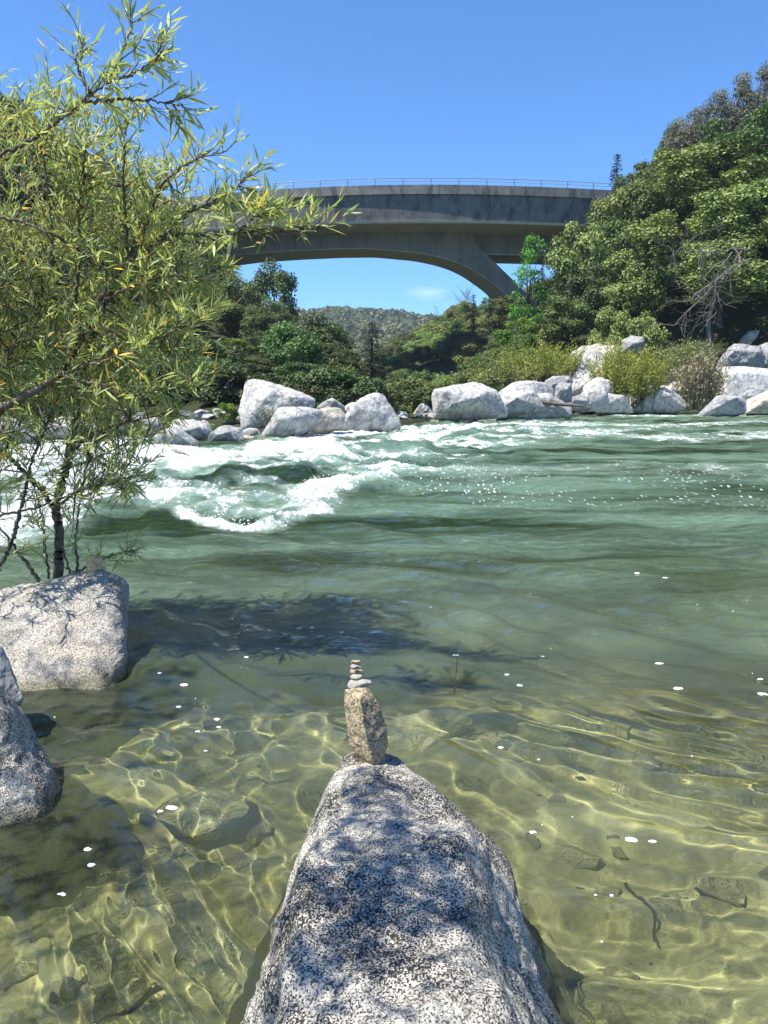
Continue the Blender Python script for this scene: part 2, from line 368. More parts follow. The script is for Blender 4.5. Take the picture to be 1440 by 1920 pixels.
# riverbed under the near water
gx = np.linspace(-14, 14, 240); gy = np.concatenate([np.linspace(-4, 9, 230), np.linspace(9.3, 26, 60)])
XX, YY = np.meshgrid(gx, gy)
def bed_z(X, Y):
    d = 0.42+0.13*np.clip(Y-2.2, 0, 20)+0.25*np.clip(np.abs(X+0.2)-1.0, 0, 3)*0.35
    d = np.minimum(d, 1.9)
    return -d+0.11*fbm(X*1.3, Y*1.3, 3, 5, 0.55)+0.05*np.abs(vnoise(X*3.1, Y*3.1, 9))
V = np.stack([XX, YY, bed_z(XX, YY)], -1).reshape(-1, 3)
o = link('riverbed', mesh_np('riverbed', V, grid_faces(len(gy), len(gx)), [M['bed']])); tag(o, kind='structure')
RIVERBED = o
# broad ground sheet beneath everything
V = np.array([[-4000, -300, -6], [4000, -300, -6], [4000, 5000, -6], [-4000, 5000, -6]], float)
o = link('ground', mesh_np('ground', V, [[0, 1, 2, 3]], [M['far_soil']])); tag(o, kind='structure')

# ------------------------------------------------------------------ water
bn = np.concatenate([np.linspace(-78, -29, 60, endpoint=False), np.linspace(-29, 29, 560), np.linspace(29.2, 78, 60)])
rows = [0.5]
while rows[-1] < 85: rows.append(rows[-1]*1.0058)
rows = np.array(rows); tb = np.tan(np.radians(bn))
YY = rows[:, None]*np.ones_like(tb)[None]; XX = YY*tb[None]
# perspective coordinates of the flat water, used only to lay traced current lines on the river
PX, PY = proj(XX, YY, np.zeros_like(XX))
def stroke(pts, rad, soft=1.0, ay=1.0):
    pts = np.array(pts, float); best = np.full(PX.shape, 1e9)
    for a, b in zip(pts[:-1], pts[1:]):
        dx, dy = b[0]-a[0], (b[1]-a[1])*2.2
        qx, qy = PX-a[0], (PY-a[1])*2.2
        t = np.clip((qx*dx+qy*dy)/(dx*dx+dy*dy+1e-9), 0, 1)
        best = np.minimum(best, np.hypot(qx-t*dx, qy-t*dy)/2.2)
    return np.exp(-(best/rad)**2*0.9)
H = np.zeros_like(XX)
near = 1-sm(7, 12, YY)
# domain-warped ripples, stretched along the current
wx = XX+0.5*vnoise(XX*0.5, YY*0.5, 1); wy = YY+0.5*vnoise(XX*0.5, YY*0.5, 2)
ang = 0.9*np.clip(wx*0.14, -0.8, 0.8)-0.35
ca, sa = np.cos(ang.mean()-0.25), np.sin(ang.mean()-0.25)
u = wx*ca+wy*sa; vv = -wx*sa+wy*ca
fade = lambda lam: 1-sm(0.35, 0.9, (YY*YY*0.0012+0.004)*2.2/lam)      # drop ripples the mesh cannot carry
mid_ = 1+1.2*sm(3.2, 5.5, YY)*(1-0.5*sm(12, 30, YY))
H += 0.022*vnoise(u*0.55, vv*1.25, 5)*(1+YY*0.06)
H += mid_*0.011*vnoise(u*1.5+3, vv*2.9, 6)*(1+YY*0.05)
H += (1+0.9*sm(2.8,4.5,YY))*mid_*0.0065*vnoise(u*3.6+1.3*vnoise(u, vv, 3), vv*6.0, 7)*fade(0.17)*(1+YY*0.08)
H += (1+0.9*sm(2.8,4.5,YY))*mid_*0.0032*vnoise(u*8, vv*13, 8)*fade(0.08)*(1+YY*0.1)
H += 0.0011*vnoise(u*19, vv*27, 9)*fade(0.04)+0.0022*vnoise(u*2.6+vv*1.0+7, vv*8.0-u*1.0, 15)*fade(0.12)*(0.5+0.5*sm(-0.4, 0.4, vnoise(XX*0.9, YY*0.9, 33)))
calm = sm(0.9, 2.2, YY); H *= 0.55+0.45*calm
cz = sm(3.0, 5.0, YY)*(1-0.4*sm(14, 30, YY)); wv_ = 0.6*vnoise(XX*0.7, YY*0.7, 51)
patch_ = 0.45+0.55*sm(-0.5, 0.5, vnoise(XX*0.35, YY*0.5, 52))
H += cz*patch_*(0.027*vnoise(XX*1.5+wv_, YY*4.2+wv_, 53)+0.014*vnoise(XX*3.4, YY*9+wv_, 54)*fade(0.12)+0.003*vnoise(XX*9, YY*22+wv_, 57)*fade(0.06))
H += (1-cz)*0.004*vnoise(u*1.6, vv*9.0+wv_, 55)+(1-cz)*0.0016*vnoise(u*4, vv*22+wv_, 56)
# rapids
rap = np.clip(stroke([(250, 900), (420, 900), (600, 880), (760, 850), (860, 815)], 62)+0.6*stroke([(-100, 930), (250, 900)], 90)
              +0.5*stroke([(860, 810), (1440, 805)], 26), 0, 1)
H += rap*(0.085*fbm(XX*0.55, YY*0.35, 11, 3)+0.07*vnoise(XX*1.8, YY*1.1, 12)+0.045*vnoise(XX*4.0, YY*2.6, 13)+0.02*vnoise(XX*9.0, YY*6, 14))*sm(6, 10, YY)
H += 0.10*stroke([(800, 905), (720, 916), (650, 930), (560, 958), (500, 985)], 9)
H += 0.16*stroke([(720, 908), (660, 914), (590, 924)], 9)
H += 0.20*stroke([(420, 893), (500, 880), (570, 888)], 11)
H += 0.20*stroke([(600, 862), (680, 850), (800, 850)], 8)
H += 0.16*stroke([(480, 850), (600, 836), (760, 822)], 6)
H += 0.14*stroke([(300, 880), (380, 872), (440, 868)], 8)
H += 0.10*stroke([(840, 822), (1000, 808), (1200, 806), (1440, 800)], 5)
H += 0.06*stroke([(980, 850), (1200, 842), (1440, 845)], 6)
H += 0.05*stroke([(900, 985), (1100, 1005), (1440, 1000)], 12)
# foam
fo = np.zeros_like(XX)
for pts, r, s in [
  ([(722, 906), (670, 912), (610, 922), (560, 930)], 10, 1.15), ([(600, 934), (540, 950), (480, 952), (400, 945), (320, 935), (240, 930)], 17, 0.72),
  ([(610, 955), (560, 978), (500, 990), (420, 985), (340, 965)], 7, 0.85), ([(240, 850), (330, 858), (400, 862), (470, 850), (540, 842), (600, 833)], 13, 1.15),
  ([(260, 880), (340, 880), (420, 875)], 7, 0.8), ([(575, 880), (545, 864), (600, 848), (660, 840), (720, 830), (800, 820), (870, 806)], 5, 0.72),
  ([(470, 838), (560, 828), (650, 816), (770, 808)], 5, 1.0), ([(760, 815), (830, 802), (960, 797), (1080, 797), (1200, 803), (1440, 795), (1600, 795)], 5, 0.48),
  ([(900, 812), (1100, 815), (1300, 826), (1440, 822), (1600, 822)], 5, 0.40), ([(-200, 1010), (0, 985), (80, 955), (150, 910), (220, 880), (270, 870)], 34, 0.9),
  ([(-300, 900), (0, 870), (200, 850)], 26, 1.0), ([(300, 905), (380, 915), (480, 905), (560, 915)], 9, 0.42),
  ([(1100, 780), (1300, 782), (1440, 778)], 3, 0.3)]:
    fo = np.maximum(fo, s*1.2*stroke(pts, r))
stk = sm(0.12, 0.75, fbm(XX*0.22+0.3*vnoise(XX*.3, YY*.3, 2), YY*1.15, 23, 4, 0.6))
fo = np.maximum(fo, 0.62*stk*np.clip(0.62*stroke([(870, 808), (1100, 812), (1300, 815), (1600, 815)], 18)+stroke([(280, 890), (500, 880), (700, 865), (900, 840)], 40), 0, 1))
fo = np.maximum(fo, 0.25*stk*stroke([(800, 880), (1000, 870), (1300, 870), (1600, 870)], 26))
br = fbm(XX*1.3+0.4*YY, YY*0.9, 21, 5, 0.62)
foam = np.clip(fo*(1.0+0.75*br)-0.12*(1-fo), 0, 1.2)
spark = stroke([(820, 900), (1000, 925), (1150, 915), (1300, 915), (1460, 925)], 26)  # mask for white specks standing in for sun glints and foam bubbles
foam = np.clip(foam, 0, 1)
H += foam*0.05*np.abs(fbm(XX*3.2, YY*2.2, 31, 3))*sm(6, 10, YY)
depth = -bed_z(XX, YY)
turb = sm(0.42, 1.75, depth+0.05*YY*0.5)
turb = np.clip(0.20+0.82*turb+0.12*fbm(XX*0.5, YY*0.4, 41, 3)*sm(2, 5, YY), 0.08, 1)
V = np.stack([XX, YY, H], -1).reshape(-1, 3)
t = NT('river_water')
tu = t.attr('turb'); fm = t.attr('foam'); spk = t.attr('spark')
c = t.coord((1, 0.8, 1))
nb = t.noise(t.coord((0.8, 1.3, 1)), 7.0, 6, 0.68, 0.8)
nb2 = t.noise(t.coord((0.35, 0.9, 1)), 3.0, 4, 0.6, 0.5)
bm = t.bump(nb, 1.0, 0.11); bm = t.bump(nb2, 1.0, 0.16, bm)
geo = t.n('NewGeometry'); sep = t.n('SeparateXYZ'); t.l(geo.outputs['Position'], sep.inputs[0])
farf = t.ramp(t.math('MULTIPLY', sep.outputs[1], 0.02), [(0.07, 0.0), (0.16, 1.0)])
mixn = t.n('Mix', data_type='VECTOR'); t.l(farf, mixn.inputs[0]); t.l(geo.outputs['Normal'], mixn.inputs[4]); t.l(bm, mixn.inputs[5])
nrm = mixn.outputs[1]
refr = t.n('BsdfRefraction'); refr.inputs['IOR'].default_value = 1.33; refr.inputs['Roughness'].default_value = 0.0
refr.inputs['Color'].default_value = (0.90, 0.94, 0.82, 1); t.l(nrm, refr.inputs['Normal'])
dcol = t.mix(t.ramp(t.noise(t.coord((0.12, 0.5, 1)), 1.2, 4, 0.6), [(0.40, 0.0), (0.60, 1.0)]), (0.020, 0.038, 0.010), (0.135, 0.215, 0.150))
dcol = t.mix(t.ramp(t.math('MULTIPLY', sep.outputs[1], 0.1), [(0.25, 1.0), (0.85, 0.0)]), dcol, (0.115, 0.135, 0.072))
dcol = t.mix(t.math('MULTIPLY', fm, 1.1, True), dcol, (0.42, 0.56, 0.46))
dif = t.n('BsdfDiffuse'); t.l(dcol, dif.inputs[0]); t.l(nrm, dif.inputs['Normal'])
body = t.n('MixShader'); t.l(tu, body.inputs[0]); t.l(refr.outputs[0], body.inputs[1]); t.l(dif.outputs[0], body.inputs[2])
glo = t.n('BsdfGlossy'); glo.inputs['Roughness'].default_value = 0.05; t.l(nrm, glo.inputs['Normal'])
fr = t.n('Fresnel'); fr.inputs['IOR'].default_value = 1.33; t.l(nrm, fr.inputs['Normal'])
wat = t.n('MixShader'); t.l(fr.outputs[0], wat.inputs[0]); t.l(body.outputs[0], wat.inputs[1]); t.l(glo.outputs[0], wat.inputs[2])
# foam breaks up into lace
lace = t.mix(0.5, t.noise(t.coord((1, 0.5, 1)), 4.0, 6, 0.7, 0.8), t.noise(t.coord((1, 0.3, 1)), 15.0, 6, 0.8, 0.6))
ff = t.math('ADD', fm, t.math('MULTIPLY', t.math('SUBTRACT', lace, 0.5), 5.0))
ff = t.ramp(ff, [(0.46, 0.0), (0.66, 1.0)])
ff = t.math('MULTIPLY', ff, t.ramp(fm, [(0.05, 0.0), (0.22, 1.0)]))
sv = t.n('TexVoronoi', feature='F1'); sv.inputs['Scale'].default_value = 11.0; t.l(t.coord((1.0, 0.35, 1)), sv.inputs['Vector'])
sn = t.noise(t.coord((0.5, 0.6, 1)), 0.8, 3)
sf = t.math('MULTIPLY', t.ramp(sv.outputs['Distance'], [(0.16, 1.0), (0.24, 0.0)]), t.math('MULTIPLY', t.math('MULTIPLY', spk, 1.6, True), t.ramp(sn, [(0.44, 0.0), (0.50, 1.0)])))
ff = t.math('MAXIMUM', ff, sf)  # painted glints and bubbles join the foam colour
fb = t.bump(lace, 1.0, 0.3)
fd = t.n('BsdfDiffuse'); fd.inputs[0].default_value = (0.82, 0.86, 0.84, 1); t.l(fb, fd.inputs['Normal'])
fin = t.n('MixShader'); t.l(ff, fin.inputs[0]); t.l(wat.outputs[0], fin.inputs[1]); t.l(fd.outputs[0], fin.inputs[2])
M['water'] = t.done(fin.outputs[0])
WATER = link('river_water', mesh_np('river_water', V, grid_faces(*XX.shape), [M['water']], True, {'turb': turb, 'foam': foam, 'spark': spark}))
tag(WATER, kind='structure')
try:
    sl.cycles.is_caustics_light = True
    WATER.cycles.is_caustics_caster = True; RIVERBED.cycles.is_caustics_receiver = True
except Exception as e: print('caustics', e)

# ------------------------------------------------------------------ rocks
def hull_planes(pts):
    import bmesh
    bm = bmesh.new()
    for p in pts: bm.verts.new(tuple(p))
    bmesh.ops.convex_hull(bm, input=bm.verts); bm.normal_update()
    out_ = [(np.array(f.normal), float(f.normal.dot(f.verts[0].co))) for f in bm.faces]; bm.free(); return out_
def hull_rock(name, pts, mat, seed=0, k=26, rough=0.03, res=90, ctr=None, axes=None, sharp=35, label=None, cat='boulder', group=None, noise_k=1.0, fine=0.0):
    """angular boulder: the hull of traced corner points, slightly rounded along its edges, with a broken surface"""
    pts = np.array([tuple(p) for p in pts], float); ctr = pts.mean(0) if ctr is None else np.array(ctr, float)
    if axes is None: axes = np.diag(pts.max(0)-pts.min(0))*0.5
    inv = np.linalg.inv(axes); U = (pts-ctr)@inv
    pl = [(n, d) for n, d in hull_planes(U) if d > 1e-4]
    N = np.array([n/d for n, d in pl])
    th = np.linspace(0, 2*np.pi, res*2, endpoint=False); ph = np.linspace(0.004, np.pi-0.004, res)
    # sphere poles along the depth axis
    S = np.stack([np.sin(ph)[:, None]*np.cos(th), -np.cos(ph)[:, None]*np.ones_like(th), np.sin(ph)[:, None]*np.sin(th)], -1).reshape(-1, 3)
    q_ = np.clip(S@N.T, 0, None); m_ = q_.max(1); r_ = 1/(m_*((q_/m_[:, None])**k).sum(1)**(1/k))
    V = S*r_[:, None]@axes+ctr; size = np.abs(np.linalg.det(axes))**(1/3)
    d = V-ctr; u_ = d/np.linalg.norm(d, axis=1)[:, None]; f = 2.2*noise_k/size
    V = V+u_*(rough*size*(fbm(V[:, 0]*f+seed*3.3, V[:, 1]*f, V[:, 2]*f, 4, 0.5)))[:, None]
    if fine: V = V+u_*(fine*fbm(V[:, 0]*35, V[:, 1]*35, V[:, 2]*35+seed, 3))[:, None]
    base = np.array([ctr[0], ctr[1], V[:, 2].min()])
    return tag(link(name, mesh_np(name, V-base, grid_faces(res, 2*res, True), [mat], True, None, sharp), None, tuple(base)), label, cat, group)
def make_rock(name, outline, mat, Y=None, lean=0.45, T=None, planes=4, seed=0, rough=0.04, label=None, cat='boulder', group=None,
              center=None, nseg=90, q=2.4, sharp=35, cuts=(), back=0.8, k=None, front=None, **kw):
    """boulder whose outline is traced: corner points on a leaning plane plus corners nearer to and farther from the viewer"""
    r = np.random.default_rng(seed+100); out_ = np.array(outline, float)
    out_ = out_.mean(0)+1.05*(out_-out_.mean(0))
    if Y is None: Y = float(Yw(out_[:, 1].max()-2))+0.15
    def unproj(px, py):
        v = (CY-py)/F; den = cp+v*sp; rt = (-sp+v*cp)/den
        y = (Y+lean*CAMH)/(1-lean*rt); return np.array([(px-CX)/F*y/den, y, CAMH+rt*y])
    O = np.array([unproj(*p) for p in out_]); cx, cy_ = (out_[:, 0].min()+out_[:, 0].max())/2, (out_[:, 1].min()+out_[:, 1].max())/2
    c = unproj(cx, cy_); W_ = O[:, 0].max()-O[:, 0].min(); Hh = np.linalg.norm(unproj(cx, out_[:, 1].max())-unproj(cx, out_[:, 1].min()))
    if T is None: T = 0.38*min(W_, 1.8*Hh)
    nrm = np.array([0, -1.0, lean]); nrm /= np.linalg.norm(nrm); e2 = np.array([0, lean, 1.0]); e2 /= np.linalg.norm(e2)
    pts = list(O)
    n = max(3, planes+1)
    if front is not None:
        for (fx, fy, fd) in front: pts.append(unproj(fx, fy)+nrm*T*fd)
    else:
        for i in range(n):
            a_ = 6.283*(i+r.uniform(-.3, .3))/n; m_ = r.uniform(0.30, 0.62); pts.append(c+np.array([1, 0, 0])*math.cos(a_)*m_*W_*0.5+e2*math.sin(a_)*m_*Hh*0.5+nrm*T*r.uniform(0.65, 1.05))
    for p in O: pts.append(c+(p-c)*0.62-nrm*T*back)
    axes = np.array([[W_/2, 0, 0], nrm*-T, e2*Hh/2])
    return hull_rock(name, pts, mat, seed, k or 60, rough, nseg, c, axes, sharp, label, cat, group, fine=kw.get('fine', 0.0))

def zp(pts, ox, oy, s): return [(ox+x/s, oy+y/s) for x, y in pts]
C3 = lambda p: zp(p, 440, 700, 4.235)
C1 = lambda p: zp(p, 240, 640, 2.5714)
R1 = lambda p: zp(p, 740, 640, 4.0)
R2 = lambda p: zp(p, 1080, 600, 4.0)
G = M['granite_far']
rocks = [
 # far bank, left group
 (C3([(60,450),(38,320),(60,260),(75,240),(85,120),(100,70),(160,50),(250,62),(380,115),(470,148),(540,174),(600,183),(632,210),(625,245),(600,275),(600,420),(300,460)]), G, 32, 0.25, dict(planes=3, seed=1, rough=0.05, T=0.7), 'largest angular white boulder with a peaked left top on the far bank'),
 (C3([(200,530),(200,505),(270,435),(370,350),(440,312),(560,283),(640,278),(695,295),(690,360),(600,420),(550,480),(470,530),(380,555),(300,545)]), G, 27, 0.7, dict(planes=5, seed=2, k=20), 'long smooth boulder sloping down to the rapids between two big white boulders'),
 (C3([(545,500),(548,440),(565,400),(620,340),(700,285),(780,272),(850,278),(885,325),(860,420),(750,470),(640,500)]), M['granite_tan'], 28.5, 0.5, dict(planes=5, seed=3, k=20), 'pinkish grey rounded boulder leaning on the long smooth boulder'),
 (C3([(650,290),(655,270),(700,232),(770,196),(835,232),(868,262),(885,330),(760,330)]), M['granite_grey'], 33, 0.3, dict(planes=5, seed=4), 'dark grey pointed boulder behind the pinkish grey boulder'),
 (C3([(858,330),(858,290),(880,252),(940,228),(990,232),(1010,300),(960,350)]), M['granite_tan'], 34, 0.4, dict(planes=5, seed=5, k=20), 'small smooth egg-shaped tan boulder left of the round dome boulder'),
 (C3([(740,500),(745,440),(800,375),(880,335),(940,300),(985,215),(1050,155),(1115,126),(1180,136),(1230,190),(1282,260),(1305,340),(1372,420),(1384,470),(1200,500),(1000,505)]), G, 31, 0.35, dict(planes=4, seed=6, rough=0.05, T=1.0, k=9), 'tall rounded dome boulder with a broken lower right face beside the rapids'),
 (C3([(1285,330),(1295,298),(1350,302),(1374,330),(1350,400),(1300,400)]), G, 40, 0.4, dict(planes=3, seed=7), 'small pale stone peeking out right of the round dome boulder'),
 (C3([(35,575),(45,540),(70,492),(130,518),(205,530),(210,590)]), M['granite_tan'], 26, 0.8, dict(planes=2, seed=8), 'low orange stained stone at the foam edge below the largest white boulder'),
 (C3([(195,590),(200,555),(235,522),(300,528),(355,548),(340,595)]), G, 26, 0.8, dict(planes=2, seed=9), 'low pale stone right of the orange stained stone'),
 (C3([(50,520),(60,455),(110,434),(180,440),(205,480),(200,540),(120,540)]), M['granite_grey'], 27.5, 0.5, dict(planes=3, seed=10), 'grey stone in front of the left foot of the largest white boulder'),
 (C1([(375,505),(385,480),(420,430),(480,408),(545,420),(560,470),(550,510)]), M['granite_grey'], 25, 0.6, dict(planes=3, seed=11), 'flat topped grey boulder left of the orange stained stone'),
 (C1([(170,480),(185,440),(225,380),(300,374),(390,398),(410,440),(400,500),(300,510)]), G, 26, 0.5, dict(planes=5, seed=12), 'cracked pale boulder beside the willow leaves above the whitewater'),
 (C1([(90,530),(100,500),(180,458),(280,450),(345,490),(340,520),(200,540)]), G, 23, 1.2, dict(planes=5, seed=13, k=20), 'broad flat pale slab half covered by whitewater'),
 (C1([(160,590),(175,552),(212,528),(262,535),(330,572),(325,595)]), M['granite_grey'], 19.5, 0.8, dict(planes=3, seed=14), 'wet dark stone standing in the foam of the rapids'),
 (C1([(110,560),(122,522),(150,508),(190,530),(180,565)]), M['granite_tan'], 21, 0.8, dict(planes=2, seed=15), 'small brownish stone left of the wet dark stone'),
 ([(60,830),(70,800),(110,785),(170,792),(200,812),(215,840)], G, 26, 0.6, dict(planes=4, seed=16), 'pale boulder glimpsed through the willow twigs at the left'),
 ([(-60,850),(-50,800),(0,780),(50,795),(70,830),(60,855)], M['granite_grey'], 24, 0.6, dict(planes=4, seed=17), 'grey boulder at the left picture edge behind the willow'),
 ([(215,820),(225,790),(262,778),(300,788),(318,812),(310,835)], M['granite_grey'], 27, 0.5, dict(planes=4, seed=18), 'grey boulder behind the willow leaf tips above the flat slab'),
 # far bank, centre and right
 (R1([(125,590),(130,555),(200,462),(262,488),(302,520),(320,590)]), G, 47, 0.5, dict(planes=4, seed=20), 'small pointed pale boulder left of the overhanging boulder'),
 (R1([(300,590),(298,500),(285,400),(308,362),(350,370),(400,372),(480,322),(590,308),(680,333),(755,368),(795,430),(848,520),(830,570),(560,590)]), G, 42, 0.2, dict(planes=3, seed=21, T=1.3, k=50, front=[(*R1([(345,400)])[0],1.0),(*R1([(440,500)])[0],1.0),(*R1([(560,470)])[0],1.1),(*R1([(700,400)])[0],0.7),(*R1([(340,545)])[0],0.35)]), 'big boulder with a shaded overhanging left face and bright flat top'),
 (R1([(760,470),(768,385),(830,343),(930,303),(1050,308),(1130,318),(1195,350),(1215,420),(1200,500),(1000,540),(820,560)]), G, 47, 0.6, dict(planes=5, seed=22, k=20), 'broad pale boulder behind the driftwood logs'),
 (R1([(850,600),(870,565),(950,508),(1060,473),(1200,473),(1335,500),(1340,560),(1100,600)]), G, 45, 1.6, dict(planes=5, seed=23, k=20), 'low pale sandy slab between the driftwood and the water'),
 (R1([(1130,360),(1128,298),(1190,263),(1305,263),(1330,300),(1310,380),(1200,390)]), M['granite_grey'], 52, 0.4, dict(planes=4, seed=24), 'brownish grey stone behind the broad pale boulder'),
 (R1([(1190,460),(1210,335),(1250,308),(1325,318),(1318,400),(1330,450),(1260,470)]), M['granite_grey'], 49, 0.2, dict(planes=5, seed=25), 'dark upright cracked stone right of the broad pale boulder'),
 ([(1040,716),(1060,694),(1135,654),(1162,650),(1156,668),(1095,704),(1060,726)], M['granite_tan'], 60, 1.0, dict(planes=3, seed=26), 'uppermost slanting tan slab of the stepped rock ledge left of the yellow green bush'),
 ([(1055,748),(1062,722),(1100,697),(1152,668),(1162,690),(1125,724),(1090,754)], G, 57.5, 0.9, dict(planes=3, seed=42), 'middle slanting white slab of the stepped rock ledge'),
 ([(1078,770),(1088,745),(1125,716),(1160,692),(1160,745),(1120,772)], M['granite_tan'], 55, 0.8, dict(planes=3, seed=43), 'lowest broad slab of the stepped rock ledge'),
 ([(1335,775),(1330,752),(1362,742),(1400,748),(1405,775)], G, 55, 0.9, dict(planes=3, seed=44), 'small low pale slab at the foot of the square granite block'),
 ([(1195,770),(1190,752),(1222,736),(1262,742),(1275,765)], G, 56, 1.0, dict(planes=3, seed=45), 'flat pale slab just behind the smooth low boulder'),
 ([(925,775),(920,752),(960,742),(1010,748),(1030,770)], G, 44, 1.2, dict(planes=3, seed=46), 'low flat slab right of the overhanging boulder'),
 ([(1090,770),(1095,725),(1120,705),(1148,715),(1150,770)], G, 53, 0.5, dict(planes=4, seed=27), 'pale stone at the foot of the steep rock ledge'),
 (R2([(-70,640),(-60,590),(0,575),(70,583),(130,622),(132,660),(0,665)]), G, 51, 0.8, dict(planes=4, seed=28), 'low jumbled pale stone right of the driftwood logs'),
 (R2([(145,690),(150,640),(160,578),(200,588),(300,628),(415,665),(420,695)]), G, 53, 0.9, dict(planes=2, seed=29), 'pale wedge shaped boulder at the water below the yellow green bush'),
 (R2([(430,690),(445,660),(560,600),(640,568),(740,563),(832,610),(830,665),(700,690)]), G, 54, 1.0, dict(planes=5, seed=30, k=20), 'smooth low pale boulder on the waterline beside the reeds'),
 (R2([(515,560),(525,515),(560,478),(640,468),(665,510),(640,580),(580,600)]), G, 58, 0.5, dict(planes=4, seed=31), 'small pale boulder right of the yellow green bush'),
 (R2([(635,510),(640,480),(750,425),(860,378),(878,400),(850,450),(700,540)]), M['granite_tan'], 61, 0.8, dict(planes=3, seed=32), 'slanting tan slab above the smooth low boulder'),
 (R2([(610,610),(630,570),(740,465),(795,478),(850,560),(840,620)]), G, 57, 0.8, dict(planes=3, seed=33), 'tilted pale slab behind the smooth low boulder'),
 (R2([(1045,680),(1040,560),(1030,410),(1070,352),(1200,350),(1440,368),(1540,375),(1540,690)]), M['granite_rough'], 57, 0.22, dict(seed=34, rough=0.03, T=1.2, k=60, front=[(1349,708,1),(1346,750,1),(1450,706,1),(1460,750,1)]), 'large square granite block with a flat pitted face at the right edge'),
 (R2([(1050,370),(1065,330),(1130,218),(1200,178),(1290,183),(1395,220),(1420,280),(1400,380)]), M['granite_grey'], 59.5, 0.35, dict(planes=4, seed=35, rough=0.06, T=1.0), 'dark streaked rock resting on top of the square granite block'),
 (R2([(1350,370),(1340,205),(1430,172),(1530,185),(1560,380)]), M['granite_grey'], 61, 0.35, dict(planes=4, seed=36), 'grey rock at the right edge behind the dark streaked rock'),
 (R2([(890,745),(905,725),(1000,648),(1180,600),(1250,582),(1275,630),(1275,690),(1180,715)]), G, 50, 0.7, dict(planes=2, seed=37, cuts=[(0.8,-0.55,0,0.6)]), 'low wedge rock with a dark right end in front of the granite block'),
 (R2([(1270,700),(1285,600),(1350,568),(1450,550),(1560,556),(1560,700)]), M['granite_tan'], 52, 0.6, dict(planes=4, seed=38), 'rounded pale rock at the right edge in front of the granite block'),
 (R2([(1220,190),(1230,150),(1290,88),(1375,78),(1352,135),(1290,200)]), M['granite_tan'], 64, 0.5, dict(planes=5, seed=39), 'brown sunlit rock under the oak shade above the streaked rock'),
 (R2([(335,250),(350,150),(420,120),(505,128),(520,190),(500,255)]), M['granite_grey'], 66, 0.2, dict(planes=5, seed=40), 'dark angular rock in the shade above the yellow green bush'),
 (R2([(100,215),(130,185),(190,180),(210,215),(180,240)]), M['granite_tan'], 66, 0.5, dict(planes=5, seed=41), 'small pale rock in the shade above the steep ledge'),
]
for outl, mat, Y, lean, kw, lab in rocks:
    make_rock('boulder', outl, mat, Y=Y, lean=lean, label=lab, **kw)

# smaller stones filling the bank between the boulders
def pebble_mesh(name, mat, seed, n=20):
    r = np.random.default_rng(seed); th = np.linspace(0, 2*np.pi, n*2, endpoint=False); ph = np.linspace(0.02, np.pi-0.02, n)
    V = np.stack([np.sin(ph)[:, None]*np.cos(th), np.sin(ph)[:, None]*np.sin(th), np.cos(ph)[:, None]*np.ones_like(th)], -1).reshape(-1, 3)
    for _ in range(13):
        n_ = r.normal(size=3); n_ /= np.linalg.norm(n_); dd = V@n_; V = V-n_*(np.clip(dd-r.uniform(0.35, 0.7), 0, None)*0.97)[:, None]
    V = V*(1+0.12*fbm(V[:, 0]*2+seed, V[:, 1]*2, V[:, 2]*2, 3)[:, None]); V = V*np.array([1, 0.8, 0.6])
    return mesh_np(name, V, grid_faces(n, 2*n, True), [mat], True, None, 30)
pm = [pebble_mesh('bank_stone', m_, i) for i, m_ in enumerate([M['granite_far'], M['granite_grey'], M['granite_tan'], M['granite_far']])]
for i in range(230):
    px = rng.uniform(-60, 1500) if i < 110 else rng.uniform(870, 1330); toe = np.interp(px, TT[:, 0], TT[:, 1]); Y = toe+rng.uniform(-2.5, 3.5)
    X = (px-CX)/F*Y/cp; z = float(terrain_z(X, Y)); s = rng.uniform(0.25, 0.8)*(1.5 if i >= 140 else 1)
    o = link('bank_stone', pm[i % 4], None, (X, Y, max(z, -0.25)+0.1*s)); o.scale = (s*rng.uniform(.8, 1.6)*(1.5 if i > 140 else 1), s, s*rng.uniform(.7, 1.2)*(0.75 if i > 140 else 1)); o.rotation_euler = (rng.uniform(-.3, .3), rng.uniform(-.3, .3), rng.uniform(0, 6.28))
    tag(o, 'small pale granite stone scattered among the large boulders of the far bank', 'stone', 'small stones along the far bank')

# ------------------------------------------------------------------ foreground rocks
hp = [(-0.135, 2.80, 0.27), (-0.10, 2.76, 0.30), (0.015, 2.74, 0.305), (-0.16, 2.45, 0.37), (-0.17, 2.1, 0.43), (-0.19, 1.7, 0.46), (-0.22, 1.2, 0.45), (-0.25, 0.5, 0.38),
      (0.10, 2.45, 0.375), (0.17, 2.15, 0.43), (0.24, 1.9, 0.43), (0.20, 1.55, 0.465), (0.22, 1.0, 0.44), (0.25, 0.4, 0.34), (0.33, 2.12, 0.27), (0.27, 1.6, 0.28),
      (-0.21, 2.92, -0.42), (-0.36, 2.55, -0.42), (-0.45, 2.15, -0.42), (-0.47, 1.6, -0.42), (-0.62, 0.8, -0.42), (-0.65, 0.1, -0.42),
      (-0.02, 3.12, -0.42), (0.20, 3.02, -0.42), (0.40, 2.75, -0.42), (0.55, 2.38, -0.42), (0.60, 2.05, -0.42), (0.46, 1.4, -0.42), (0.56, 0.6, -0.42), (0.7, 0.1, -0.42)]
NR = hull_rock('granite_rock', hp, M['granite_near'], 71, 34, 0.055, 300, ctr=(0.02, 1.7, 0.0), axes=np.diag([0.42, 1.35, 0.44]), label='long speckled granite ridge in the foreground water carrying the stacked stones', cat='rock', fine=0.005, noise_k=1.5, sharp=60)

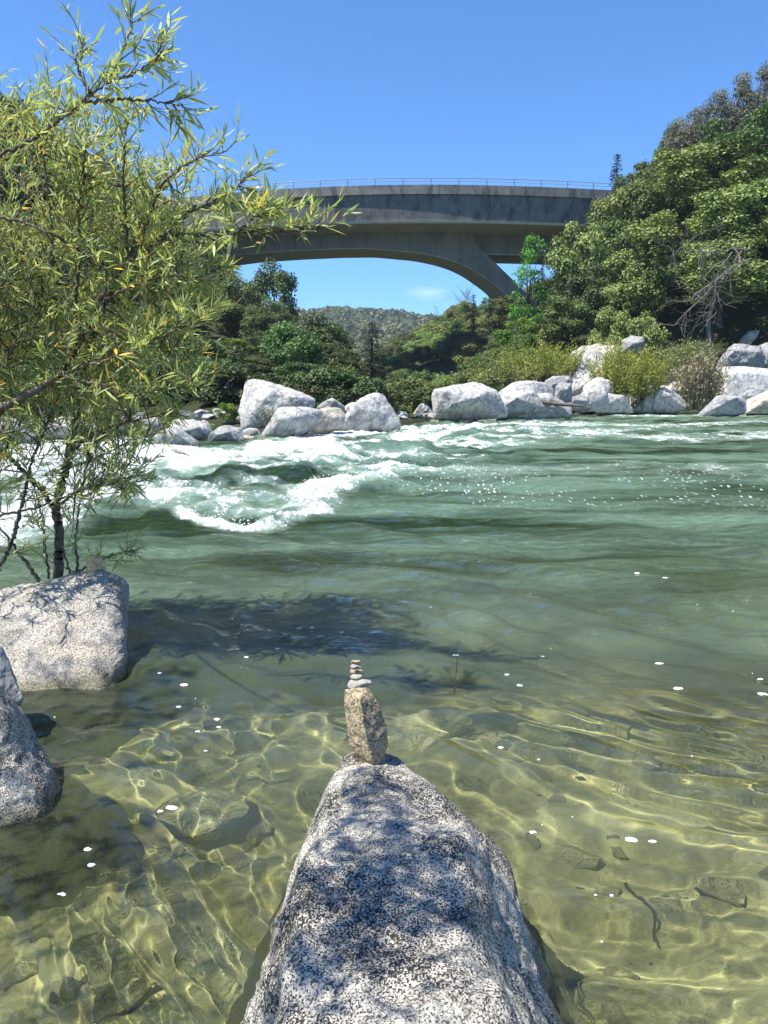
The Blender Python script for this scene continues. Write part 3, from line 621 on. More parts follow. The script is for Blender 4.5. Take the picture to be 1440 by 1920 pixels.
def PZ(px, py, z): r_ = ratio(py); return P(px, py, (z-CAMH)/r_)
lp = [P(-330, 1215, 4.75), P(-150, 1150, 4.75), P(0, 1108, 4.7), P(70, 1082, 4.66), P(165, 1067, 4.62), P(215, 1076, 4.55), P(243, 1100, 4.75), P(240, 1092, 4.6),
      P(-330, 1420, 3.70), P(-100, 1350, 3.80), P(60, 1310, 3.90), P(190, 1282, 4.0), P(214, 1252, 4.1), P(222, 1130, 4.42),
      (-3.4, 3.3, -0.5), (-1.36, 3.6, -0.5), (-1.60, 4.5, -0.5), (-3.4, 5.2, -0.5), P(244, 1190, 4.62)]
hull_rock('granite_rock', lp, M['granite_left'], 50, 45, 0.035, 210, label='large pale granite rock with shadow dapples and an orange stone on top', cat='rock', fine=0.004, noise_k=1.4)
lq = [P(-300, 1300, 3.1), P(-60, 1215, 3.1), P(12, 1232, 3.05), P(55, 1310, 3.0), P(90, 1385, 2.95), P(-60, 1300, 2.75), P(30, 1360, 2.72), P(70, 1440, 2.70), P(104, 1440, 2.98),
      (-2.3, 2.4, -.5), (-1.15, 2.4, -.5), (-1.02, 2.9, -.5), (-1.3, 3.4, -.5), (-2.3, 3.5, -.5)]
hull_rock('granite_rock', lq, M['granite_near'], 51, 7, 0.05, 190, label='black and white speckled rounded rock at the lower left edge', cat='rock', fine=0.004)
make_rock('granite_rock', [(-140,1330),(-120,1200),(-40,1190),(5,1215),(25,1260),(42,1310),(20,1350)], M['granite_grey'], Y=3.35, lean=0.3, T=0.15, planes=2, seed=52, rough=0.05,
          nseg=80, label='narrow dark rock wedged behind the speckled rounded rock at the left edge', cat='rock')
# stone on the left rock
make_rock('orange_stone', [(163,1064),(166,1052),(176,1047),(188,1050),(195,1061),(196,1076),(190,1084),(176,1082),(166,1076)], M['orange_stone'], Y=4.60, lean=0.1, T=0.04, planes=6, seed=53, rough=0.22, nseg=60, k=30, label='rough orange stone sitting on top of the large pale rock', cat='stone')

# cairn: every stone a thing
CA = lambda p: zp(p, 600, 1220, 7.39)
YC = 2.46
make_rock('standing_stone', CA([(350,560),(342,640),(345,760),(368,950),(405,1100),(405,1250),(425,1390),(480,1490),(600,1610),(720,1690),(790,1725),(850,1690),(880,1620),(905,1450),(922,1300),(937,1080),(915,980),(880,900),(820,790),(770,700),(740,620),(700,560),(660,525),(500,520),(400,535)]), M['granite_tall'],
          Y=YC, lean=0.06, T=0.085, seed=60, rough=0.05, nseg=150, k=40, fine=0.0015, front=[(676,1300,0.8),(684,1345,1.0),(697,1400,1.0),(706,1430,0.7),(664,1340,0.6)], label='tall upright tan stone balanced on the foreground rock', cat='stone', sharp=28)
gs = 'stones stacked into a cairn'
make_rock('flat_stone', CA([(352,480),(370,425),(400,398),(480,395),(570,392),(640,388),(700,395),(745,445),(700,480),(640,515),(560,540),(470,552),(400,545),(365,515)]), M['pebble'], Y=YC, lean=0.9, T=0.022, planes=2, seed=61, rough=0.05, nseg=60, k=10, group=gs, label='widest flat grey stone lying on the tall upright stone', cat='stone')
make_rock('pebble', CA([(412,385),(415,340),(440,325),(590,330),(596,385),(575,405),(500,418),(430,408)]), M['pebble'], Y=YC+0.015, lean=0.2, T=0.025, planes=3, seed=62, rough=0.05, nseg=60, k=10, group=gs, label='small dark stone directly on the widest flat stone', cat='stone')
make_rock('pebble', CA([(402,300),(404,262),(430,245),(520,250),(590,262),(622,305),(612,335),(560,345),(450,340),(415,325)]), M['pebble_tan'], Y=YC, lean=0.5, T=0.028, planes=3, seed=63, rough=0.05, nseg=60, k=10, group=gs, label='cream stone third from the top of the cairn', cat='stone')
make_rock('pebble', CA([(412,235),(416,195),(450,185),(540,205),(582,235),(585,255),(540,268),(450,268),(420,255)]), M['pebble'], Y=YC+0.01, lean=0.4, T=0.024, planes=3, seed=64, rough=0.05, nseg=60, k=10, group=gs, label='little pinkish stone second from the top of the cairn', cat='stone')
make_rock('pebble', CA([(422,165),(440,135),(500,125),(560,132),(574,160),(570,190),(540,208),(470,205),(430,190)]), M['pebble_tan'], Y=YC, lean=0.6, T=0.024, planes=3, seed=65, rough=0.06, nseg=60, k=10, group=gs, label='smallest sandy stone capping the cairn', cat='stone')

# submerged boulders
for i, (px, py, zd, sx, sy, sz, lab) in enumerate([
    (1050, 1850, -0.12, 0.10, 0.26, 0.20, 'pale underwater ledge beside the right flank of the foreground rock'),
    (390, 1560, -0.42, 0.30, 0.45, 0.28, 'wide pale yellow underwater slab left of the foreground rock'),
    (560, 1200, -0.55, 0.55, 0.5, 0.50, 'sunken boulder just under the surface right of the large pale rock'),
    (800, 1400, -0.45, 0.40, 0.40, 0.33, 'dark underwater boulder behind the tall upright stone'),
    (250, 1800, -0.45, 0.28, 0.22, 0.2, 'brown underwater stone at the lower left'),
    (420, 1790, -0.48, 0.2, 0.2, 0.2, 'golden underwater stone between the lower left and the foreground rock'),
    (1150, 1560, -0.55, 0.35, 0.3, 0.22, 'flat underwater stone in the golden shallows at the right'),
    (40, 1560, -0.30, 0.30, 0.25, 0.25, 'mossy underwater stone below the speckled rounded rock'),
    (1330, 1760, -0.50, 0.25, 0.3, 0.18, 'underwater stone near the lower right corner')]):
    r_ = ratio(py); Y = (zd+0.1-CAMH)/r_; X = (px-CX)/F*Y/(cp+(CY-py)/F*sp)
    o = link('underwater_stone', pebble_mesh('underwater_stone', M['submerged'], 80+i, 36), None, (X, Y, zd-sz*0.25)); o.scale = (sx, sy, sz); o.rotation_euler = (0, 0, i*1.1)
    o.cycles.is_caustics_receiver = True
    tag(o, lab, 'stone')

cm_ = [pebble_mesh('underwater_cobble', M['submerged'], 120+i, 22) for i in range(4)]
for i in range(130):
    Y = 1.3+3.6*rng.random(); X = rng.uniform(-0.62, 0.62)*Y*1.05
    if -0.55 < X < 0.6 and Y < 3.0: continue
    s_ = rng.uniform(0.035, 0.13); z = float(bed_z(X, Y))
    o = link('underwater_cobble', cm_[i % 4], None, (X, Y, z+s_*0.1)); o.scale = (s_*rng.uniform(.9, 1.5), s_, s_*0.9); o.rotation_euler = (0, 0, rng.uniform(0, 6.28)); o.cycles.is_caustics_receiver = True
    tag(o, 'rounded cobble lying on the riverbed under the clear near water', 'cobble', 'cobbles on the riverbed')

# ------------------------------------------------------------------ bridge: curved in plan, constant deck height
HD = 31.4                                               # deck edge above the eye
pxs = np.array([100, 200, 300, 405, 520, 640, 760, 880, 1000, 1135, 1250, 1400.])
deck = np.array([407, 391, 375.5, 364, 354.5, 349, 347, 347.3, 349.8, 355.5, 363, 375.])
co = np.polyfit(pxs-760, deck, 3)
bt = np.linspace(60, 1420, 171); dk = np.polyval(co, bt-760)
vb = (CY-dk)/F; rb = (-sp+vb*cp)/(cp+vb*sp)
BY = HD/rb; BX = (bt-CX)/F*BY/(cp+vb*sp)
T_ = np.gradient(np.stack([BX, BY], 1), axis=0); T_ /= np.linalg.norm(T_, axis=1)[:, None]
Nb = np.stack([-T_[:, 1], T_[:, 0]], 1)                 # pointing away from the camera
ZD = CAMH+HD
def off(d): return BX+Nb[:, 0]*d, BY+Nb[:, 1]*d
def sweep(name, profile, mat, i0=0, i1=None, parent=None, closed=True, smooth=False):
    """profile: list of (inset, z) or arrays of z along the bridge"""
    i1 = len(bt) if i1 is None else i1; idx = np.arange(i0, i1); rings = []
    for d, z in profile:
        x, y = off(d); zz = z if np.ndim(z) else np.full(len(bt), z); rings.append(np.stack([x[idx], y[idx], zz[idx]], -1))
    Vv = np.stack(rings, 1); n, k = Vv.shape[:2]; Fc = grid_faces(n, k, True)
    acc = Acc(); acc.add(Vv.reshape(-1, 3), Fc)
    if k == 4: acc.add(Vv[0], [[0, 1, 2, 3]]); acc.add(Vv[-1], [[0, 1, 2, 3]])
    m = acc.mesh(name, [mat], smooth)
    return link(name, m, parent)
br_ = link('bridge', None, None, (0, 0, 0))
tag(br_, 'tall grey concrete arch bridge crossing high above the river', 'bridge')
Wd = 19.0
sweep('parapet', [(0, ZD-1.35), (0.35, ZD-1.35), (0.35, ZD), (0, ZD)], M['fascia'], parent=br_)
sweep('parapet', [(Wd-0.35, ZD-1.35), (Wd, ZD-1.35), (Wd, ZD), (Wd-0.35, ZD)], M['fascia'], parent=br_)
sweep('deck', [(0.36, ZD-1.30), (Wd-0.36, ZD-1.30), (Wd-0.36, ZD-0.85), (0.36, ZD-0.85)], M['asphalt'], parent=br_)
zg = ZD-5.15
sweep('girder', [(0.7, zg), (Wd-0.7, zg), (Wd-0.3, ZD-1.36), (0.3, ZD-1.36)], M['fascia'], parent=br_)
sweep('soffit_bounce_tan', [(0.72, zg-0.32), (Wd-0.72, zg-0.32), (Wd-0.55, zg-0.003), (0.55, zg-0.003)], M['soffit_bounce_tan'], parent=br_)
# haunched inner box and arch rib
ins, wid = 7.4, 8.6
ax, ay = off(ins)
def zat(px, py):     # height of the arch face at photo column/row
    yy = np.interp(px, bt, ay); v = (CY-py)/F; return CAMH+(-sp+v*cp)/(cp+v*sp)*yy
abot_px = np.array([60, 200, 300, 400, 500, 600, 680, 780, 830, 870, 905, 955, 1005, 1050, 1090])
abot_py = np.array([545, 505, 488, 476, 470, 466, 465, 472, 480, 490, 504, 533, 572, 615, 660])
zb = zat(bt, np.interp(bt, abot_px, abot_py))
for _ in range(3): zb[1:-1] = (zb[:-2]+2*zb[1:-1]+zb[2:])/4
i_s = int(np.searchsorted(bt, 903)); i_e = int(np.searchsorted(bt, 1085))
ztop = np.full(len(bt), zg-0.33)
strut_top = zat(bt, np.interp(bt, [903, 960, 1030, 1085], [452, 498, 557, 606]))
zr_ = np.where(bt < 903, ztop, strut_top)
sweep('arch_rib', [(ins, zb), (ins+wid, zb), (ins+wid, ztop), (ins, ztop)], M['concrete'], 0, i_s+1, br_)
sweep('arch_rib', [(ins-0.004, zb), (ins+wid, zb), (ins+wid, zr_), (ins-0.004, zr_)], M['concrete'], i_s, i_e, br_)
zbx = zat(903, 462)
sweep('arch_soffit', [(ins+0.01, zb-0.12), (ins+wid-0.01, zb-0.12), (ins+wid-0.01, zb-0.003), (ins+0.01, zb-0.003)], M['soffit_bounce_tan'], 0, i_e, br_)  # thin slab under the arch carrying the painted bounce tone
sweep('inner_box', [(ins+1.4, zbx-0.9), (Wd-1.5, zbx-0.9), (Wd-1.5, zg-0.33), (ins+1.4, zg-0.33)], M['concrete'], i_s-4, len(bt), br_)
sweep('box_soffit', [(ins+1.41, zbx-1.02), (Wd-1.51, zbx-1.02), (Wd-1.51, zbx-0.903), (ins+1.41, zbx-0.903)], M['soffit_bounce_tan'], i_s-4, len(bt), br_)
# hand rails
for dd in (0.17, Wd-0.17):
    a = Acc(); x, y = off(dd)
    for hz, rd in ((1.0, 0.055), (0.55, 0.035)):
        a.tube(np.stack([x, y, np.full(len(x), ZD+hz)], 1), (rd, rd), 5)
    link('handrail', a.mesh('handrail', [M['rail']]), br_)
    s = np.concatenate([[0], np.cumsum(np.hypot(np.diff(x), np.diff(y)))])
    for q_ in np.arange(1, s[-1], 4.3):
        X0, Y0 = np.interp(q_, s, x), np.interp(q_, s, y); a = Acc(); a.box((X0-0.07, Y0-0.07, ZD-0.02), (X0+0.07, Y0+0.07, ZD+1.0))
        link('rail_post', a.mesh('rail_post', [M['rail']], False), br_)

# ------------------------------------------------------------------ trees
def sph(n, r):
    v = r.normal(size=(n, 3)); return v/np.linalg.norm(v, axis=1)[:, None]
def crown(seed, H=7.0, Rad=3.4, nl=34, per=260, leaf=0.22, low=0.08, shape='round', droop=0.0):
    """leafy crown: lobes spread through the crown volume, each a shell of small leaves"""
    r = np.random.default_rng(seed); a = Acc(); cs = []
    for i in range(nl):
        d = sph(1, r)[0]; k = r.uniform(0.35, 1.0)**0.6
        if shape == 'round': c = d*k*np.array([Rad*0.78, Rad*0.78, (H*(1-low))*0.42])
        elif shape == 'tall': c = d*k*np.array([Rad*0.7, Rad*0.7, (H*(1-low))*0.46]); c[:2] *= 1-0.35*np.clip(c[2]/(H*0.4), -0.5, 1)
        else: c = d*k*np.array([Rad*0.85, Rad*0.85, (H*(1-low))*0.35])
        c[2] += H*low+(H*(1-low))*0.5; lr = r.uniform(0.13, 0.27)*Rad*(1.1 if k < 0.6 else 1); lt = r.normal()*0.16
        cs.append((c, lr)); n = int(per*(lr/(0.22*Rad))**2)
        u = sph(n, r); u[:, 2] = np.abs(u[:, 2])*np.where(r.random(n) < 0.72, 1, -1)
        rad = lr*r.uniform(0.55, 1.08, n)**0.7
        p = c+u*rad[:, None]*np.array([1, 1, 0.8])+r.normal(size=(n, 3))*leaf*0.5
        nn = u*0.9+np.array([0, 0, 0.5])+r.normal(size=(n, 3))*0.55; nn /= np.linalg.norm(nn, axis=1)[:, None]
        dd = np.cross(nn, sph(n, r)); dd[:, 2] -= droop
        L = leaf*r.uniform(0.7, 1.4, n); tone = np.clip(0.45+0.2*r.normal(size=n)+lt, 0, 0.9)
        a.leaves(p, dd, nn, L, L*0.62, tone, 0.08)
    return a, cs
def wood(cs, H, seed, r0=0.16, low=0.22, a=None):
    r = np.random.default_rng(seed); a = Acc() if a is None else a
    top = np.array([0, 0, H*0.62]); b = np.array([0, 0, -0.6]); mid = np.array([r.uniform(-.3, .3), r.uniform(-.3, .3), H*0.3])
    a.tube([b, b*0.3+mid*0.5, mid, (mid+top)/2+r.normal(size=3)*0.15, top], [r0*1.3, r0*1.05, r0*0.9, r0*0.55, r0*0.2], 7)
    for c, lr in cs[:26]:
        s = mid*(1-0.5*r.random()) if r.random() < 0.5 else mid+(top-mid)*r.random()*0.7
        m1 = s+(c-s)*0.5+np.array([0, 0, -0.25])+r.normal(size=3)*0.12
        a.tube([s, m1, c], [r0*0.42, r0*0.25, r0*0.08], 5)
    return a
def tree_kind(seed, mats, **kw):
    H = kw.get('H', 7.0); a, cs = crown(seed, **kw); w_ = wood(cs, H, seed, low=kw.get('low', 0.08))
    return (w_.mesh('trunk', [M['bark']]), a.mesh('crown', [mats], False), H, kw.get('Rad', 3.4))
KIND = {
 'oak': [tree_kind(1, M['oak'], nl=44), tree_kind(2, M['oak'], nl=38, H=8, Rad=3.2), tree_kind(3, M['oak'], nl=48, Rad=3.9)],
 'pale': [tree_kind(4, M['oak_pale'], nl=50, Rad=3.7, per=300), tree_kind(5, M['oak_pale'], nl=42), tree_kind(14, M['oak_pale'], nl=46, H=8, low=0.12)],
 'dark': [tree_kind(6, M['oak_dark'], nl=46), tree_kind(7, M['oak_dark'], nl=44, H=9, Rad=3.3, shape='tall'), tree_kind(15, M['oak_dark'], nl=52, Rad=4.0, low=0.1)],
 'bright': [tree_kind(8, M['bright'], nl=26, per=170, leaf=0.26, Rad=3.0, droop=0.4), tree_kind(9, M['bright'], nl=30, per=200, leaf=0.24, low=0.08)],
 'airy': [tree_kind(16, M['bright'], nl=34, per=90, leaf=0.24, H=14, Rad=3.0, shape='tall', low=0.15, droop=0.3)],
 'grey': [tree_kind(10, M['greyleaf'], nl=34, per=200, leaf=0.16, Rad=3.3)],
 'bush': [tree_kind(11, M['oak_pale'], nl=30, per=220, leaf=0.15, H=3, Rad=2.0, low=0.0), tree_kind(12, M['oak'], nl=30, per=220, leaf=0.15, H=3, Rad=2.0, low=0.0)],
}
def plant(kind, px, py, Y, wpx, label, group=None, cat='tree', name='oak_tree', H=None, lift=0.0, mat=None, base=None):
    """crown top at the photo point (px,py), standing on the hillside at forward distance Y"""
    k = KIND[kind]; tm, cm, h0, r0 = k[rng.integers(len(k))]
    top = P(px, py, Y); gz = float(terrain_z(top.x, Y))+lift if base is None else base
    hh = top.z-gz
    if H: gz = top.z-H; hh = H
    hh = max(hh, 1.0); sxy = (wpx/F*Y*0.5)/r0
    e = link(name, None, None, (top.x, Y, gz)); e.rotation_euler = (0, 0, rng.uniform(0, 6.28)); e.scale = (sxy, sxy, hh/(h0*1.02))
    link('trunk', tm, e); c = link('crown', cm, e)
    if mat: c.material_slots[0].link = 'OBJECT'; c.material_slots[0].material = mat
    return tag(e, label, cat, group)

# left bank, traced crowns
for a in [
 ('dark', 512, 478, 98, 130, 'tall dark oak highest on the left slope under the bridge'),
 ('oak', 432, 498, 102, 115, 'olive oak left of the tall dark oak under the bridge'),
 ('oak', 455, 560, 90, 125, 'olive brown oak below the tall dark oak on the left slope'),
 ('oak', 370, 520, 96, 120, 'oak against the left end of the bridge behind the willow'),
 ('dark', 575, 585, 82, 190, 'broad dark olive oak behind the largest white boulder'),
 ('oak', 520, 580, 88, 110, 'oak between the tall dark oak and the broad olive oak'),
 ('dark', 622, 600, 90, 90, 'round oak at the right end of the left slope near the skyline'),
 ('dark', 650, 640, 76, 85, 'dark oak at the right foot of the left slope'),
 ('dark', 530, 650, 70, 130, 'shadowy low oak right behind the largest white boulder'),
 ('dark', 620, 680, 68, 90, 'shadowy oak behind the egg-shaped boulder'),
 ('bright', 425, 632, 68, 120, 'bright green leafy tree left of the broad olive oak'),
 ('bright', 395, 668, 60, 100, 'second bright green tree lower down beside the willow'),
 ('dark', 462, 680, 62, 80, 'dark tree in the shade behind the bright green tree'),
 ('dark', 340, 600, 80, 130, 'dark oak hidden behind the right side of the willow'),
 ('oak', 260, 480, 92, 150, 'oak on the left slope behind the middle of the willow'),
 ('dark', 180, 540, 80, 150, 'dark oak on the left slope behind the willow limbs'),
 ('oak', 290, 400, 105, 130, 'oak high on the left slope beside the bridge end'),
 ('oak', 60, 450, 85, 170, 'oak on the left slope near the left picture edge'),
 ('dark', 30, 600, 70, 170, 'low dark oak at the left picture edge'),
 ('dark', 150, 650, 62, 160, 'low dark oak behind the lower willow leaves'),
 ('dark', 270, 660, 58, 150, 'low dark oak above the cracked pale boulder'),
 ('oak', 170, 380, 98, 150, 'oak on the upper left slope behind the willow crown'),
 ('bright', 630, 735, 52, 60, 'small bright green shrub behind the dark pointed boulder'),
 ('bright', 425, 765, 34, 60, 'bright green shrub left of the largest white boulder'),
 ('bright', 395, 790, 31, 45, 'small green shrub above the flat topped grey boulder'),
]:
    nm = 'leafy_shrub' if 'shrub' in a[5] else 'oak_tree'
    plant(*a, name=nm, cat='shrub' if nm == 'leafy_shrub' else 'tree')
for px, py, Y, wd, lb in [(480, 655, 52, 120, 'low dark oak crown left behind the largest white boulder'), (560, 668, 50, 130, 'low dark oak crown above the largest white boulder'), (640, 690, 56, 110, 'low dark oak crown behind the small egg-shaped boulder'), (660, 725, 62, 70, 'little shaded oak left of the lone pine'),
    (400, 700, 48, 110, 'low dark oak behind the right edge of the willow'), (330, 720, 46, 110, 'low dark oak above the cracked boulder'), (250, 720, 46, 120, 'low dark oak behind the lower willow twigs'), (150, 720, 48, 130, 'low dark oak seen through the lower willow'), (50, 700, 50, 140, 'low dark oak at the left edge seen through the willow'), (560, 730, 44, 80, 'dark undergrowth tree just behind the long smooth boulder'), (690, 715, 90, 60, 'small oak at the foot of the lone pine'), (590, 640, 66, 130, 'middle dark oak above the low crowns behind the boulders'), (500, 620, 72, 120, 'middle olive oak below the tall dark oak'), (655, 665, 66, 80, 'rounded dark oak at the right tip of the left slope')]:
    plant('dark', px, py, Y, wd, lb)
def skyline(kind, pts, w0, group, label, Yf, mat=None):
    for px, py in pts: plant(kind, px, py+rng.uniform(-6, 10), Yf(px), w0*rng.uniform(0.85, 1.25), label, group, H=rng.uniform(6, 8.5), mat=mat)
skyline('dark', [(-60, 130), (-20, 150), (15, 165), (45, 185), (75, 215), (105, 238), (135, 255), (160, 285), (185, 315), (215, 340), (245, 365)], 75,
        'oaks along the skyline of the left slope', 'small dark oak standing along the skyline above the willow', lambda p: 95)
# fill of the left slope
lab_l = 'oak in the dense cover of the left slope behind the willow'
for i in range(46):
    px = rng.uniform(-380, 640); ty = np.interp(px, TT[:, 0], TT[:, 4]); my = np.interp(px, TT[:, 0], TT[:, 2]); f = rng.random()
    Y = my-8+(ty+6-my)*f; X = (px-CX)/F*Y/cp; z = float(terrain_z(X, Y)); hh = rng.uniform(5, 7.5)*(0.75 if px > 480 else 1)
    k = KIND['dark' if rng.random() < .5 else 'oak']; tm, cm, h0, r0 = k[rng.integers(3)]
    e = link('oak_tree', None, None, (X, Y, z-0.3)); s = rng.uniform(0.9, 1.25); e.scale = (s*hh/7, s*hh/7, hh/h0); e.rotation_euler = (0, 0, rng.uniform(0, 6.28))
    link('trunk', tm, e); link('crown', cm, e); tag(e, lab_l, 'tree', 'oaks covering the left slope')

# right bank, traced crowns
for a in [
 ('airy', 998, 418, 84, 95, 'slender bright green tree in front of the bridge strut'),
 ('bright', 985, 590, 80, 80, 'bright green tree low in front of the bridge strut foot'),
 ('pale', 1088, 395, 84, 135, 'grey green oak overlapping the right bridge underside'),
 ('oak', 1065, 548, 76, 130, 'rounded olive oak at the foot of the bridge strut'),
 ('pale', 1150, 568, 72, 100, 'pale round bush right of the rounded olive oak'),
 ('oak', 1010, 570, 92, 110, 'oak below the foot of the bridge strut'),
 ('bright', 965, 590, 96, 90, 'fresh green tree left of the rounded olive oak'),
 ('oak', 1010, 650, 68, 100, 'bushy green willow shrub above the broad pale boulder'),
 ('oak', 950, 645, 78, 110, 'olive shrub tree above the overhanging boulder'),
 ('oak', 900, 665, 86, 90, 'small olive tree behind the overhanging boulder'),
 ('oak', 960, 545, 108, 110, 'oak on the crest right below the arch'),
 ('pale', 1180, 330, 90, 150, 'sunlit oak right of the bridge end'),
 ('oak', 1160, 400, 86, 150, 'tall olive oak in the gap beside the bridge end'),
 ('pale', 1190, 460, 78, 170, 'pale green oak with drooping shaded underside'),
 ('dark', 1110, 490, 80, 120, 'dark oak between the grey green oak and the rounded one'),
 ('oak', 1250, 300, 84, 170, 'olive oak on the upper right slope'),
 ('pale', 1330, 255, 76, 230, 'large yellow green oak crown high on the right slope'),
 ('pale', 1270, 370, 76, 200, 'yellow green oak crown in the middle of the right slope'),
 ('pale', 1400, 330, 70, 230, 'large sunlit oak crown at the right picture edge'),
 ('oak', 1420, 190, 76, 220, 'oak high at the right picture edge'),
 ('pale', 1200, 560, 70, 120, 'low pale oak above the dark rock of the right bank'),
 ('pale', 1360, 430, 67, 230, 'sunlit oak crown hanging over the shaded hollow'),
 ('pale', 1500, 300, 72, 220, 'oak just beyond the right picture edge'),
]:
    kw = {}
    if a[1] > 1240: kw = dict(H=min(8.0, 7.5))
    plant(*a, **kw)
skyline('grey', [(1290, 190), (1335, 160), (1385, 135), (1425, 100), (1480, 70), (1310, 215), (1365, 175)], 105, 'grey brush trees on the right skyline', 'thin greyish brush tree on the upper right skyline', lambda p: 84)
skyline('oak', [(1140, 352), (1180, 325), (1215, 290), (1250, 262), (1160, 375), (1275, 232)], 80, 'small oaks along the right skyline', 'small oak along the skyline of the right slope', lambda p: 96)
for i in range(80):
    px = rng.uniform(880, 1050) if i > 63 else rng.uniform(1010, 1900); my = np.interp(px, TT[:, 0], TT[:, 2]); ty = np.interp(px, TT[:, 0], TT[:, 4]); f = rng.random()
    Y = my+1+(ty+8-my)*f; X = (px-CX)/F*Y/cp; z = float(terrain_z(X, Y)); hh = rng.uniform(5, 7.5)*(0.6 if px < 1120 else 1)
    k = KIND[rng.choice(['pale', 'oak', 'pale', 'dark', 'grey', 'oak'])]; tm, cm, h0, r0 = k[rng.integers(len(k))]
    e = link('oak_tree', None, None, (X, Y, z-0.3)); s = rng.uniform(0.8, 1.25); e.scale = (s*hh/7, s*hh/7, hh/h0); e.rotation_euler = (0, 0, rng.uniform(0, 6.28))
    link('trunk', tm, e); link('crown', cm, e); tag(e, 'oak in the dense sunlit cover of the right slope', 'tree', 'oaks covering the right slope')
# valley floor shrubs
for i in range(70):
    px = rng.choice([rng.uniform(640, 960), rng.uniform(650, 880), rng.uniform(850, 1240)]); toe = np.interp(px, TT[:, 0], TT[:, 1]); Y = toe+rng.uniform(4, 22)
    X = (px-CX)/F*Y/cp; z = float(terrain_z(X, Y)); k = KIND['bush']; tm, cm, h0, r0 = k[rng.integers(2)]
    e = link('streamside_shrub', None, None, (X, Y, z-0.2)); s = rng.uniform(0.5, 0.95); e.scale = (s, s, s*rng.uniform(.7, 1.1)); e.rotation_euler = (0, 0, rng.uniform(0, 6.28))
    link('stems', tm, e); link('foliage', cm, e); tag(e, 'low green shrub growing behind the boulders of the far bank', 'shrub', 'shrubs behind the far boulders')

for i in range(46):
    px = rng.uniform(-150, 660); toe = np.interp(px, TT[:, 0], TT[:, 1]); Y = toe+rng.uniform(2.5, 16)
    if 420 < px < 800: Y = max(Y, 38.0)
    X = (px-CX)/F*Y/cp; z = float(terrain_z(X, Y)); tm, cm, h0, r0 = KIND['bush'][1]
    e = link('bank_shrub', None, None, (X, Y, z-0.3)); s = rng.uniform(0.6, 1.1); e.scale = (s*1.2, s*1.2, s*rng.uniform(.7, 1.1)); e.rotation_euler = (0, 0, rng.uniform(0, 6.28))
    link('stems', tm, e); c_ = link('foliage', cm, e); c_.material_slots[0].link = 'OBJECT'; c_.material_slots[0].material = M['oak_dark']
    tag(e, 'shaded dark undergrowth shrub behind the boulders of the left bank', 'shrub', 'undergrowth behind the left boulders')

# conifers
def conifer(seed, H=14.0, Rad=2.3, tiers=34, leafn=34, leaf=0.34):
    r = np.random.default_rng(seed); a = Acc(); b = Acc()
    b.tube([(0, 0, -0.5), (0.05, 0, H*0.5), (0, 0, H)], [0.2, 0.12, 0.02], 7)
    for i in range(tiers):
        f = (i+0.5)/tiers; z = H*(0.10+0.90*f); R_ = Rad*(1-f)**0.8*r.uniform(0.75, 1.1)+0.12
        for k in range(6):
            th = r.uniform(0, 6.28); d = np.array([math.cos(th), math.sin(th), 0]); e = d*R_+np.array([0, 0, -0.35*R_+0.1])
            b.tube([(0, 0, z), tuple(e*0.5+np.array([0, 0, z+0.08])), tuple(e+np.array([0, 0, z]))], [0.03, 0.02, 0.008], 4)
            n = max(6, int(leafn*R_/Rad)); t_ = r.uniform(0.1, 1.05, n)
            p = np.array([0, 0, z])+e*t_[:, None]+r.normal(size=(n, 3))*np.array([.12, .12, .06])
            sd = np.cross(d, [0, 0, 1])*np.where(r.random(n) < 0.5, 1, -1)[:, None]
            dd = sd*0.7+d*0.6+np.array([0, 0, -0.35])+r.normal(size=(n, 3))*0.2
            nn = np.array([0, 0, 1.0])+r.normal(size=(n, 3))*0.4
            a.leaves(p, dd, nn, leaf*r.uniform(.7, 1.3, n), np.full(n, leaf*0.35), r.uniform(0.1, 0.8, n))
    return b.mesh('trunk', [M['bark']]), a.mesh('crown', [M['needle']], False), H
CON = [conifer(1), conifer(2, 13, 1.9, 30, 26, 0.38)]
def put_conifer(X, Y, z, h, label, group=None, k=0, wf=1.0):
    tm, cm, h0 = CON[k]; e = link('pine_tree', None, None, (X, Y, z)); s = h/h0; e.scale = (s*wf, s*wf, s); e.rotation_euler = (0, 0, rng.uniform(0, 6.28))
    link('trunk', tm, e); link('crown', cm, e); tag(e, label, 'tree', group)
tp = P(698, 604, 74); put_conifer(tp.x, 74, 0.6, tp.z-0.6, 'lone dark narrow pine standing in the middle of the valley', wf=1.9)
tp = P(1158, 288, 112); put_conifer(tp.x, 112, tp.z-12, 12, 'dark blue green pine above the right bridge end', k=1, wf=1.1)

# mid hill and far ridge
def ridge(name, pts, Y0, Y1, mat, zback):
    """hill whose skyline passes through the photo points at distance Y1, foot at Y0"""
    pts = np.array(pts, float); xs = np.linspace(pts[0, 0], pts[-1, 0], 150); py = np.interp(xs, pts[:, 0], pts[:, 1])
    ks = np.linspace(0, 1, 60); V = []
    for f in ks:
        Y = Y0+(Y1-Y0)*f; v = (CY-py)/F; top = CAMH+(-sp+v*cp)/(cp+v*sp)*Y1
        X = (xs-CX)/F*Y/cp; z = (top)*np.sin(f*np.pi/2)**0.9+(Y1*0.012)*fbm(X*8/Y1, np.full_like(X, Y*8/Y1), 2, 4)*f
        V.append(np.stack([X, np.full_like(X, Y), z], -1))
    for f in (1.1, 1.5): W_ = V[59].copy(); W_[:, 1] += (Y1-Y0)*(f-1); W_[:, 0] *= 1.05; W_[:, 2] = W_[:, 2]*(1-(f-1))-zback*(f-1); V.append(W_)
    V = np.array(V); o = link(name, mesh_np(name, V.reshape(-1, 3), grid_faces(V.shape[0], V.shape[1]), [mat])); tag(o, kind='structure'); return V
